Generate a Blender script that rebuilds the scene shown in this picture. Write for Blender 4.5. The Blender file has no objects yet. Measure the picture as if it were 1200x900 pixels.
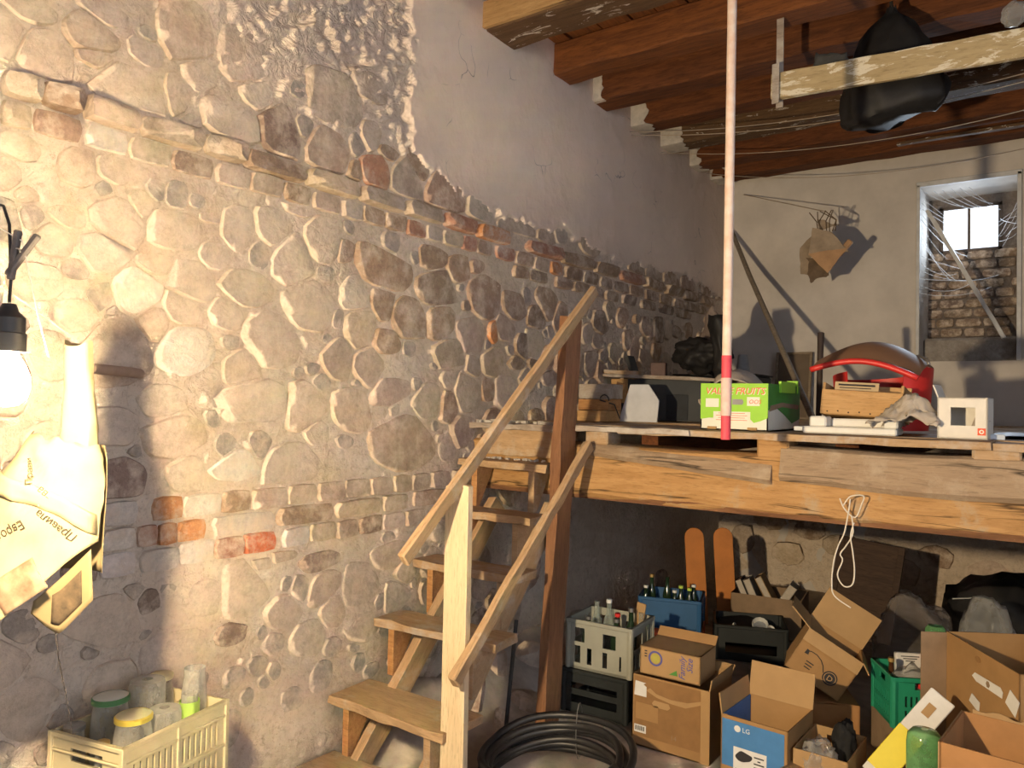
import bpy, bmesh, math, random
from mathutils import Vector, Matrix, noise, Euler

# ------------------------------------------------------------------ camera
scene = bpy.context.scene
col = scene.collection
YAW, PITCH, ROLL = math.radians(35.4), math.atan(20 / 900), math.radians(1.15)
F0 = Vector((-math.sin(YAW), math.cos(YAW), 0))
R0 = Vector((math.cos(YAW), math.sin(YAW), 0))
U0 = Vector((0, 0, 1))
_F = F0 * math.cos(PITCH) + U0 * math.sin(PITCH)
_U1 = R0.cross(_F)
_R = R0 * math.cos(ROLL) + _U1 * math.sin(ROLL)
_U = _U1 * math.cos(ROLL) - R0 * math.sin(ROLL)
cam_data = bpy.data.cameras.new('camera')
cam_data.sensor_width = 36
cam_data.lens = 27
cam_data.clip_start = .05
cam = bpy.data.objects.new('camera', cam_data)
col.objects.link(cam)
m = Matrix((_R, _U, -_F)).transposed().to_4x4()
m.translation = (2.52, 0, 1.55)
cam.matrix_world = m
scene.camera = cam

# ------------------------------------------------------------------ world, daylight, exposure
world = bpy.data.worlds.new('world')
scene.world = world
world.use_nodes = True
bg = world.node_tree.nodes['Background']
bg.inputs[0].default_value = (.80, .87, 1.0, 1)
bg.inputs[1].default_value = 2.0

ld = bpy.data.lights.new('daylight', 'AREA')            # sky behind the little far window
ld.shape = 'RECTANGLE'; ld.size = .9; ld.size_y = .7
ld.energy = 130; ld.color = (.80, .90, 1.0)
lo = bpy.data.objects.new('daylight', ld)
lo.location = (1.95, 7.95, 3.25); lo.rotation_euler = (math.radians(-80), 0, 0)
col.objects.link(lo)

BULB = Vector((1.293, .477, 1.570))
BULB_LINEAR, BULB_QUAD = 1500.0, 2100.0

vs = scene.view_settings
vs.view_transform = 'Standard'; vs.look = 'None'; vs.gamma = 1; vs.use_curve_mapping = False
vs.exposure = 0.28

# ------------------------------------------------------------------ helpers
random.seed(3)
PARENT_M = {}

def link(o):
    col.objects.link(o); return o

def tag(o, label=None, cat=None, group=None, kind=None):
    if label: o['label'] = label
    if cat: o['category'] = cat
    if group: o['group'] = group
    if kind: o['kind'] = kind
    return o

def thing(name, label, cat, loc=(0, 0, 0), rotz=0, group=None, M=None):
    o = bpy.data.objects.new(name, None); link(o)
    o.empty_display_size = .05
    if M is None:
        M = Matrix.Translation(loc) @ Matrix.Rotation(rotz, 4, 'Z')
    o.matrix_world = M
    PARENT_M[o] = M.copy()
    return tag(o, label, cat, group)

def rnd(a, b): return random.uniform(a, b)

class MB:
    def __init__(s): s.v = []; s.f = []
    def add(s, vs_, fs, M=None):
        n = len(s.v)
        s.v += [(M @ Vector(p)) if M is not None else Vector(p) for p in vs_]
        s.f += [tuple(i + n for i in q) for q in fs]
        return s
    def box(s, c, d, M=None, rz=0):
        x, y, z = d[0] / 2, d[1] / 2, d[2] / 2
        L = Matrix.Translation(c) @ (Matrix.Rotation(rz, 4, 'Z') if rz else Matrix.Identity(4))
        if M is not None: L = M @ L
        return s.add([(-x, -y, -z), (x, -y, -z), (x, y, -z), (-x, y, -z), (-x, -y, z), (x, -y, z), (x, y, z), (-x, y, z)],
                     [(0, 3, 2, 1), (4, 5, 6, 7), (0, 1, 5, 4), (1, 2, 6, 5), (2, 3, 7, 6), (3, 0, 4, 7)], L)
    def hexa(s, p):
        return s.add(p, [(0, 3, 2, 1), (4, 5, 6, 7), (0, 1, 5, 4), (1, 2, 6, 5), (2, 3, 7, 6), (3, 0, 4, 7)])
    def tube(s, pts, r, n=8, closed=False, M=None):
        pts = [Vector(p) for p in pts]; N = len(pts)
        rr = r if isinstance(r, (list, tuple)) else [r] * N
        vs_, fs = [], []
        up = None
        for i, p in enumerate(pts):
            a = pts[(i - 1) % N] if (closed or i > 0) else p
            b = pts[(i + 1) % N] if (closed or i < N - 1) else p
            t = (b - a).normalized()
            if up is None:
                up = Vector((0, 0, 1)) if abs(t.z) < .9 else Vector((1, 0, 0))
            u = (up - t * up.dot(t)).normalized(); w = t.cross(u); up = u
            for k in range(n):
                an = 2 * math.pi * k / n
                vs_.append(p + (u * math.cos(an) + w * math.sin(an)) * rr[i])
        for i in range(N if closed else N - 1):
            j = (i + 1) % N
            for k in range(n):
                l = (k + 1) % n
                fs.append((i * n + k, i * n + l, j * n + l, j * n + k))
        if not closed:
            fs.append(tuple(reversed(range(n)))); fs.append(tuple((N - 1) * n + k for k in range(n)))
        return s.add(vs_, fs, M)
    def lathe(s, prof, n=20, M=None, close=True):
        vs_, fs = [], []
        for r, z in prof:
            for k in range(n):
                a = 2 * math.pi * k / n
                vs_.append((r * math.cos(a), r * math.sin(a), z))
        for i in range(len(prof) - 1):
            for k in range(n):
                l = (k + 1) % n
                fs.append((i * n + k, i * n + l, (i + 1) * n + l, (i + 1) * n + k))
        if close:
            fs.append(tuple(reversed(range(n)))); fs.append(tuple((len(prof) - 1) * n + k for k in range(n)))
        return s.add(vs_, fs, M)
    def prism(s, out, t0, t1, M=None):
        n = len(out)
        return s.add([(x, t0, z) for x, z in out] + [(x, t1, z) for x, z in out],
                     [tuple(range(n)), tuple(reversed(range(n, 2 * n)))] + [(i, i + n, (i + 1) % n + n, (i + 1) % n) for i in range(n)], M)
    def grid(s, fn, nu, nv, thick=0, M=None):
        """surface fn(u,v) with u,v in 0..1, given real thickness"""
        P = [[Vector(fn(i / nu, j / nv)) for i in range(nu + 1)] for j in range(nv + 1)]
        W = nu + 1
        vs_ = [p for r_ in P for p in r_]
        fs = [(j * W + i, j * W + i + 1, (j + 1) * W + i + 1, (j + 1) * W + i) for j in range(nv) for i in range(nu)]
        if thick:
            nrm = []
            for j in range(nv + 1):
                for i in range(W):
                    a = P[j][min(i + 1, nu)] - P[j][max(i - 1, 0)]
                    b = P[min(j + 1, nv)][i] - P[max(j - 1, 0)][i]
                    nrm.append(a.cross(b).normalized())
            K = len(vs_)
            vs_ = vs_ + [p - q * thick for p, q in zip(vs_, nrm)]
            fs = fs + [tuple(K + k for k in reversed(f)) for f in fs]
            edge = [i for i in range(W)] + [j * W + nu for j in range(1, nv + 1)] + [nv * W + i for i in range(nu - 1, -1, -1)] + [j * W for j in range(nv - 1, 0, -1)]
            for a, b in zip(edge, edge[1:] + edge[:1]):
                fs.append((b, a, a + K, b + K))
        return s.add(vs_, fs, M)
    def mesh(s, name, smooth=False, bevel=0, recalc=True):
        me = bpy.data.meshes.new(name)
        me.from_pydata([tuple(p) for p in s.v], [], s.f)
        if recalc or bevel:
            b = bmesh.new(); b.from_mesh(me)
            bmesh.ops.recalc_face_normals(b, faces=b.faces)
            if bevel:
                es = [e for e in b.edges if len(e.link_faces) == 2 and e.calc_face_angle(0) > .6]
                bmesh.ops.bevel(b, geom=es, offset=bevel, segments=1, affect='EDGES', profile=.5, clamp_overlap=True)
            b.to_mesh(me); b.free()
        if smooth:
            me.polygons.foreach_set('use_smooth', [True] * len(me.polygons))
            if smooth is not True:
                me.set_sharp_from_angle(angle=math.radians(smooth))
        me.update()
        return me

def obj(name, me, mat, parent=None, M=None):
    """link a mesh; M is its world matrix, or its local one when 'parent' has no M given"""
    if isinstance(me, MB): me = me.mesh(name)
    o = bpy.data.objects.new(name, me); link(o)
    if mat and not me.materials: me.materials.append(mat)
    if parent is not None:
        o.parent = parent
        if M is not None:
            L = PARENT_M.get(parent, Matrix.Identity(4)).inverted() @ M
            o.matrix_local = L
            PARENT_M[o] = M.copy()
        else:
            PARENT_M[o] = PARENT_M.get(parent, Matrix.Identity(4)).copy()
    else:
        if M is not None: o.matrix_world = M
        PARENT_M[o] = M.copy() if M is not None else Matrix.Identity(4)
    return o

def struct(name, me, mat, label=None):
    o = obj(name, me, mat); o['kind'] = 'structure'
    if label: o['label'] = label
    return o

def frame(x, y, z, o):
    M_ = Matrix((Vector(x).normalized(), Vector(y).normalized(), Vector(z).normalized())).transposed().to_4x4()
    M_.translation = o
    return M_

def along(p0, p1, up=(0, 0, 1)):
    """matrix at the middle of p0-p1, local x along it, local z near 'up'"""
    p0, p1 = Vector(p0), Vector(p1)
    x = (p1 - p0).normalized(); y = Vector(up).cross(x).normalized(); z = x.cross(y)
    return frame(x, y, z, (p0 + p1) / 2)

def plank_mesh(L, w, t, seg=8, jit=.0025, bevel=.002, seed=0, name='plank', waney=0):
    """a sawn board, local x long, y wide, z thick, slightly uneven"""
    r = random.Random(seed * 7 + 1)
    vs_, fs = [], []
    for i in range(seg + 1):
        x = -L / 2 + L * i / seg
        j = lambda: r.uniform(-jit, jit)
        wv = waney * noise.noise((i * .7, seed, 0)) if waney else 0
        vs_ += [(x + j() * 1.5, -w / 2 + j() + wv, -t / 2 + j()), (x + j() * 1.5, w / 2 + j(), -t / 2 + j()), (x + j() * 1.5, w / 2 + j(), t / 2 + j()), (x + j() * 1.5, -w / 2 + j() + wv, t / 2 + j())]
    for i in range(seg):
        a = i * 4
        for k in range(4):
            fs.append((a + k, a + (k + 1) % 4, a + 4 + (k + 1) % 4, a + 4 + k))
    fs.append((3, 2, 1, 0)); fs.append(tuple(seg * 4 + k for k in range(4)))
    b = MB(); b.add(vs_, fs)
    return b.mesh(name, bevel=bevel)

def plank(name, p0, p1, w, t, mat, parent=None, up=(0, 0, 1), seed=None, **k):
    M_ = along(p0, p1, up)
    L = (Vector(p1) - Vector(p0)).length
    seed = random.randrange(999) if seed is None else seed
    return obj(name, plank_mesh(L, w, t, seed=seed, name=name, **k), mat, parent, M_)

def text_mesh(s, size, align='LEFT', shear=0, extrude=.0004, name='lettering'):
    c = bpy.data.curves.new('t', 'FONT'); c.body = s; c.size = size; c.align_x = align; c.shear = shear
    c.extrude = extrude; c.resolution_u = 2
    o = bpy.data.objects.new('t', c); link(o)
    dg = bpy.context.evaluated_depsgraph_get(); dg.update()
    me = bpy.data.meshes.new_from_object(o.evaluated_get(dg)); me.name = name
    me.materials.clear()
    bpy.data.objects.remove(o); bpy.data.curves.remove(c)
    return me

def lettering(s, size, mat, parent, M, name='lettering', **k):
    """M is local to the parent: x along the text, y up the letters, z out of the face"""
    me = text_mesh(s, size, name=name, **k)
    o = obj(name, me, mat, parent)
    o.matrix_local = M
    return o

def panel_holes(b, w, h, t, holes, M):
    """a plate in local x (0..w) and z (0..h), thickness t in y, with rectangular holes"""
    xs = sorted({0, w, *[q for a in holes for q in (a[0], a[1])]})
    zs = sorted({0, h, *[q for a in holes for q in (a[2], a[3])]})
    for z0, z1 in zip(zs, zs[1:]):
        run = None
        for x0, x1 in zip(xs, xs[1:]):
            cx, cz = (x0 + x1) / 2, (z0 + z1) / 2
            solid = not any(a[0] < cx < a[1] and a[2] < cz < a[3] for a in holes)
            if solid:
                run = (run[0], x1) if run else (x0, x1)
            if (not solid or x1 == w) and run:
                b.box(((run[0] + run[1]) / 2, 0, (z0 + z1) / 2), (run[1] - run[0], t, z1 - z0), M); run = None

# ------------------------------------------------------------------ materials
def new_mat(name):
    m_ = bpy.data.materials.new(name); m_.use_nodes = True
    nt = m_.node_tree
    return m_, nt, nt.nodes, nt.links, nt.nodes['Principled BSDF']

def mixc(nt, fac, a, b, mode='MIX'):
    n = nt.nodes.new('ShaderNodeMix'); n.data_type = 'RGBA'; n.blend_type = mode
    for sock, val in ((n.inputs[0], fac), (n.inputs[6], a), (n.inputs[7], b)):
        if hasattr(val, 'is_output'): nt.links.new(val, sock)
        elif isinstance(val, (int, float)): sock.default_value = val
        else: sock.default_value = (*val[:3], 1)
    return n.outputs[2]

def noise_n(nt, vec, scale, detail=5, rough=.6, dist=0):
    n = nt.nodes.new('ShaderNodeTexNoise')
    n.inputs['Scale'].default_value = scale; n.inputs['Detail'].default_value = detail
    n.inputs['Roughness'].default_value = rough; n.inputs['Distortion'].default_value = dist
    if vec is not None: nt.links.new(vec, n.inputs['Vector'])
    return n.outputs['Fac']

def ramp(nt, fac, lo, hi):
    n = nt.nodes.new('ShaderNodeMapRange'); n.clamp = True
    n.inputs[1].default_value = lo; n.inputs[2].default_value = hi
    nt.links.new(fac, n.inputs[0])
    return n.outputs[0]

def coords(nt, kind='Object', sc=None):
    if kind == 'World':
        v = nt.nodes.new('ShaderNodeNewGeometry').outputs['Position']
    else:
        v = nt.nodes.new('ShaderNodeTexCoord').outputs[kind]
    if sc:
        mp = nt.nodes.new('ShaderNodeMapping'); mp.inputs['Scale'].default_value = sc
        nt.links.new(v, mp.inputs[0]); v = mp.outputs[0]
    return v

def bump(nt, bsdf, h, strength, dist=.01):
    n = nt.nodes.new('ShaderNodeBump'); n.inputs['Strength'].default_value = strength; n.inputs['Distance'].default_value = dist
    nt.links.new(h, n.inputs['Height']); nt.links.new(n.outputs[0], bsdf.inputs['Normal'])

def simple(name, c, rough=.7, var=.12, scale=14, bmp=.0, metallic=0, c2=None, space='World', bscale=60, spec=.4):
    m_, nt, nd, lk, bs = new_mat(name)
    v = coords(nt, space)
    f = noise_n(nt, v, scale)
    c2 = c2 or tuple(x * (1 - var * 2) for x in c)
    lk.new(mixc(nt, ramp(nt, f, .35, .68), c, c2), bs.inputs['Base Color'])
    bs.inputs['Roughness'].default_value = rough; bs.inputs['Metallic'].default_value = metallic
    bs.inputs['Specular IOR Level'].default_value = spec
    if bmp: bump(nt, bs, noise_n(nt, v, bscale, 6), bmp, .004)
    return m_

def wood(name, c1, c2, dust=None, dustamt=.0, rough=.75, bmp=.35, ringscale=9, paint=None, paintamt=0, crack=0):
    m_, nt, nd, lk, bs = new_mat(name)
    oi = nt.nodes.new('ShaderNodeObjectInfo')
    v = coords(nt, 'Object', (1.1, ringscale, ringscale))
    ad = nt.nodes.new('ShaderNodeVectorMath'); ad.operation = 'ADD'
    lk.new(v, ad.inputs[0])
    sc_ = nt.nodes.new('ShaderNodeVectorMath'); sc_.operation = 'SCALE'; sc_.inputs[0].default_value = (17, 31, 23)
    lk.new(oi.outputs['Random'], sc_.inputs['Scale']); lk.new(sc_.outputs[0], ad.inputs[1])
    v2 = ad.outputs[0]
    g = noise_n(nt, v2, 3.2, 8, .65, .8)
    fine = noise_n(nt, v2, 14, 4, .7, .2)
    ccol = mixc(nt, ramp(nt, g, .34, .66), c1, c2)
    ccol = mixc(nt, ramp(nt, fine, .52, .8), ccol, tuple(x * .55 for x in c2))
    if dust:
        w_ = coords(nt, 'World')
        d = noise_n(nt, w_, 6, 6, .7)
        ccol = mixc(nt, ramp(nt, d, .62 - dustamt * .4, .75 - dustamt * .2), ccol, dust)
    if crack:
        vc = nt.nodes.new('ShaderNodeVectorMath'); vc.operation = 'MULTIPLY'; vc.inputs[1].default_value = (.45, .8, .8); lk.new(v2, vc.inputs[0])
        cf = noise_n(nt, vc.outputs[0], 2.2, 3, .5, .3)
        ab = nt.nodes.new('ShaderNodeMath'); ab.operation = 'SUBTRACT'; ab.inputs[1].default_value = .5; lk.new(cf, ab.inputs[0])
        ab2 = nt.nodes.new('ShaderNodeMath'); ab2.operation = 'ABSOLUTE'; lk.new(ab.outputs[0], ab2.inputs[0])
        cl = nt.nodes.new('ShaderNodeMath'); cl.operation = 'SUBTRACT'; cl.inputs[0].default_value = 1; lk.new(ramp(nt, ab2.outputs[0], .0, .006 * crack), cl.inputs[1])
        br = ramp(nt, noise_n(nt, v2, .9, 2), .50, .56)
        mu = nt.nodes.new('ShaderNodeMath'); mu.operation = 'MULTIPLY'; lk.new(cl.outputs[0], mu.inputs[0]); lk.new(br, mu.inputs[1])
        ccol = mixc(nt, mu.outputs[0], ccol, tuple(x * .18 for x in c2))
    if paint:
        w_ = coords(nt, 'World', (.6, 2.2, 2.2))
        d = noise_n(nt, w_, 9, 8, .72, .6)
        ccol = mixc(nt, ramp(nt, d, .66 - paintamt * .3, .68 - paintamt * .3), ccol, paint)
    lk.new(ccol, bs.inputs['Base Color'])
    bs.inputs['Roughness'].default_value = rough
    bs.inputs['Specular IOR Level'].default_value = .25
    bump(nt, bs, fine, bmp, .004)
    return m_

def film(name, c, opacity=.25, rough=.12, gloss=.35):
    """thin clear plastic or glass: see-through with glossy edges and a dusty body"""
    m_, nt, nd, lk, bs = new_mat(name)
    bs.inputs['Base Color'].default_value = (*c, 1); bs.inputs['Roughness'].default_value = rough
    tr = nt.nodes.new('ShaderNodeBsdfTransparent'); tr.inputs[0].default_value = (*[.6 + .4 * x for x in c], 1)
    lw = nt.nodes.new('ShaderNodeLayerWeight'); lw.inputs[0].default_value = gloss
    f = noise_n(nt, coords(nt, 'World'), 25, 4)
    mr = nt.nodes.new('ShaderNodeMapRange'); lk.new(f, mr.inputs[0])
    mr.inputs[1].default_value = .3; mr.inputs[2].default_value = .7; mr.inputs[3].default_value = opacity * .6; mr.inputs[4].default_value = opacity * 1.4
    ad = nt.nodes.new('ShaderNodeMath'); ad.operation = 'ADD'; ad.use_clamp = True
    lk.new(mr.outputs[0], ad.inputs[0]); lk.new(lw.outputs['Facing'], ad.inputs[1])
    sub = nt.nodes.new('ShaderNodeMath'); sub.operation = 'MULTIPLY'; sub.inputs[1].default_value = .75
    lk.new(ad.outputs[0], sub.inputs[0])
    mx = nt.nodes.new('ShaderNodeMixShader')
    lk.new(sub.outputs[0], mx.inputs[0]); lk.new(tr.outputs[0], mx.inputs[1]); lk.new(bs.outputs[0], mx.inputs[2])
    lk.new(mx.outputs[0], nd['Material Output'].inputs[0])
    return m_

def stone_mat(name, dust):
    """each stone carries its own colour; mortar dust clings to it"""
    m_, nt, nd, lk, bs = new_mat(name)
    oi = nt.nodes.new('ShaderNodeObjectInfo')
    w_ = coords(nt, 'World')
    a = noise_n(nt, w_, 11, 7, .7); b_ = noise_n(nt, w_, 42, 8, .8)
    c = mixc(nt, ramp(nt, b_, .38, .66), oi.outputs['Color'], (.45, .44, .43), 'MULTIPLY')
    c = mixc(nt, .55, oi.outputs['Color'], c)
    c = mixc(nt, ramp(nt, a, .45, .68), c, dust)
    lk.new(c, bs.inputs['Base Color'])
    bs.inputs['Roughness'].default_value = .92; bs.inputs['Specular IOR Level'].default_value = .15
    h = noise_n(nt, w_, 16, 5, .62, .5)
    bump(nt, bs, h, .7, .026)
    return m_

MORTAR = (.66, .545, .43)
M_stone = stone_mat('stone', MORTAR)

def wall_mat():
    m_, nt, nd, lk, bs = new_mat('old_wall')
    w_ = coords(nt, 'World')
    at_ = nt.nodes.new('ShaderNodeAttribute'); at_.attribute_name = 'plaster'
    big = noise_n(nt, w_, 1.7, 5, .6); mid = noise_n(nt, w_, 7, 7, .68); fin = noise_n(nt, w_, 40, 6, .7)
    mort = mixc(nt, ramp(nt, mid, .35, .7), MORTAR, (.55, .45, .35))
    mort = mixc(nt, ramp(nt, big, .45, .65), mort, (.70, .60, .49))
    mort = mixc(nt, ramp(nt, fin, .52, .72), mort, (.46, .375, .29))
    mort = mixc(nt, ramp(nt, noise_n(nt, w_, 95, 4, .7), .60, .74), mort, (.36, .29, .225))
    pl = mixc(nt, ramp(nt, big, .35, .7), (.81, .665, .535), (.72, .59, .475))
    pl = mixc(nt, ramp(nt, mid, .55, .8), pl, (.84, .70, .58))
    vo = nt.nodes.new('ShaderNodeTexVoronoi'); vo.feature = 'DISTANCE_TO_EDGE'; vo.inputs['Scale'].default_value = 2.0
    wv = nt.nodes.new('ShaderNodeVectorMath'); wv.operation = 'ADD'; lk.new(w_, wv.inputs[0])
    nn = nt.nodes.new('ShaderNodeTexNoise'); nn.inputs['Scale'].default_value = 3; lk.new(w_, nn.inputs['Vector'])
    lk.new(nn.outputs['Color'], wv.inputs[1]); lk.new(wv.outputs[0], vo.inputs['Vector'])
    cr = ramp(nt, vo.outputs['Distance'], 0, .008)
    brk = ramp(nt, noise_n(nt, w_, 2.3, 3), .56, .6)
    mm = nt.nodes.new('ShaderNodeMath'); mm.operation = 'SUBTRACT'; mm.inputs[0].default_value = 1; lk.new(cr, mm.inputs[1])
    mm2 = nt.nodes.new('ShaderNodeMath'); mm2.operation = 'MULTIPLY'; lk.new(mm.outputs[0], mm2.inputs[0]); lk.new(brk, mm2.inputs[1])
    pl = mixc(nt, mm2.outputs[0], pl, (.22, .18, .15))
    c = mixc(nt, at_.outputs['Fac'], mort, pl)
    lk.new(c, bs.inputs['Base Color'])
    bs.inputs['Roughness'].default_value = .95; bs.inputs['Specular IOR Level'].default_value = .1
    ro = nt.nodes.new('ShaderNodeAttribute'); ro.attribute_name = 'rough'
    cr2 = noise_n(nt, coords(nt, 'World', (1, 1, 1.5)), 9, 5, .6, 2.5)
    h = mixc(nt, at_.outputs['Fac'], noise_n(nt, w_, 19, 5, .62, .6), noise_n(nt, w_, 7, 4, .5))
    h = mixc(nt, ro.outputs['Fac'], h, cr2)
    bump(nt, bs, h, .9, .032)
    return m_

M_wall = wall_mat()
M_floor = simple('dirt_floor', (.52, .45, .38), .95, .16, 9, .5, bscale=45, spec=.1)
M_far = simple('far_plaster', (.62, .575, .525), .95, .10, 3, .25, bscale=18, spec=.1)
M_oldwood = wood('old_beam_wood', (.15, .050, .015), (.065, .022, .008), rough=.8)
M_board = wood('ceiling_board_wood', (.20, .068, .017), (.095, .032, .010), rough=.75)
M_paintbeam = wood('beam_with_old_whitewash', (.13, .075, .036), (.07, .038, .02), paint=(.52, .47, .40), paintamt=.22)
M_lightbeam = wood('pale_beam_wood', (.52, .34, .15), (.38, .22, .09))
M_timber = wood('hewn_timber', (.45, .265, .108), (.33, .178, .066), dust=(.37, .29, .19), dustamt=.15, crack=3.5)
M_wane = wood('grey_brown_wane', (.34, .25, .16), (.26, .18, .115), dust=(.39, .31, .22), dustamt=.3, crack=3.5)
M_stair = wood('stair_wood', (.47, .32, .18), (.36, .235, .125), dust=(.46, .39, .30), dustamt=.2)
M_stair2 = wood('orange_stair_wood', (.47, .25, .10), (.33, .16, .06))
M_pale = wood('fresh_pale_wood', (.72, .58, .37), (.64, .49, .30))
M_redpost = wood('red_brown_post', (.27, .135, .065), (.19, .09, .045))
M_deck = wood('dusty_deck_board', (.44, .30, .17), (.33, .21, .11), dust=(.44, .39, .33), dustamt=.35)
M_dusty = wood('grey_dusty_board', (.36, .30, .24), (.25, .20, .16), dust=(.45, .41, .36), dustamt=.4)

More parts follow.
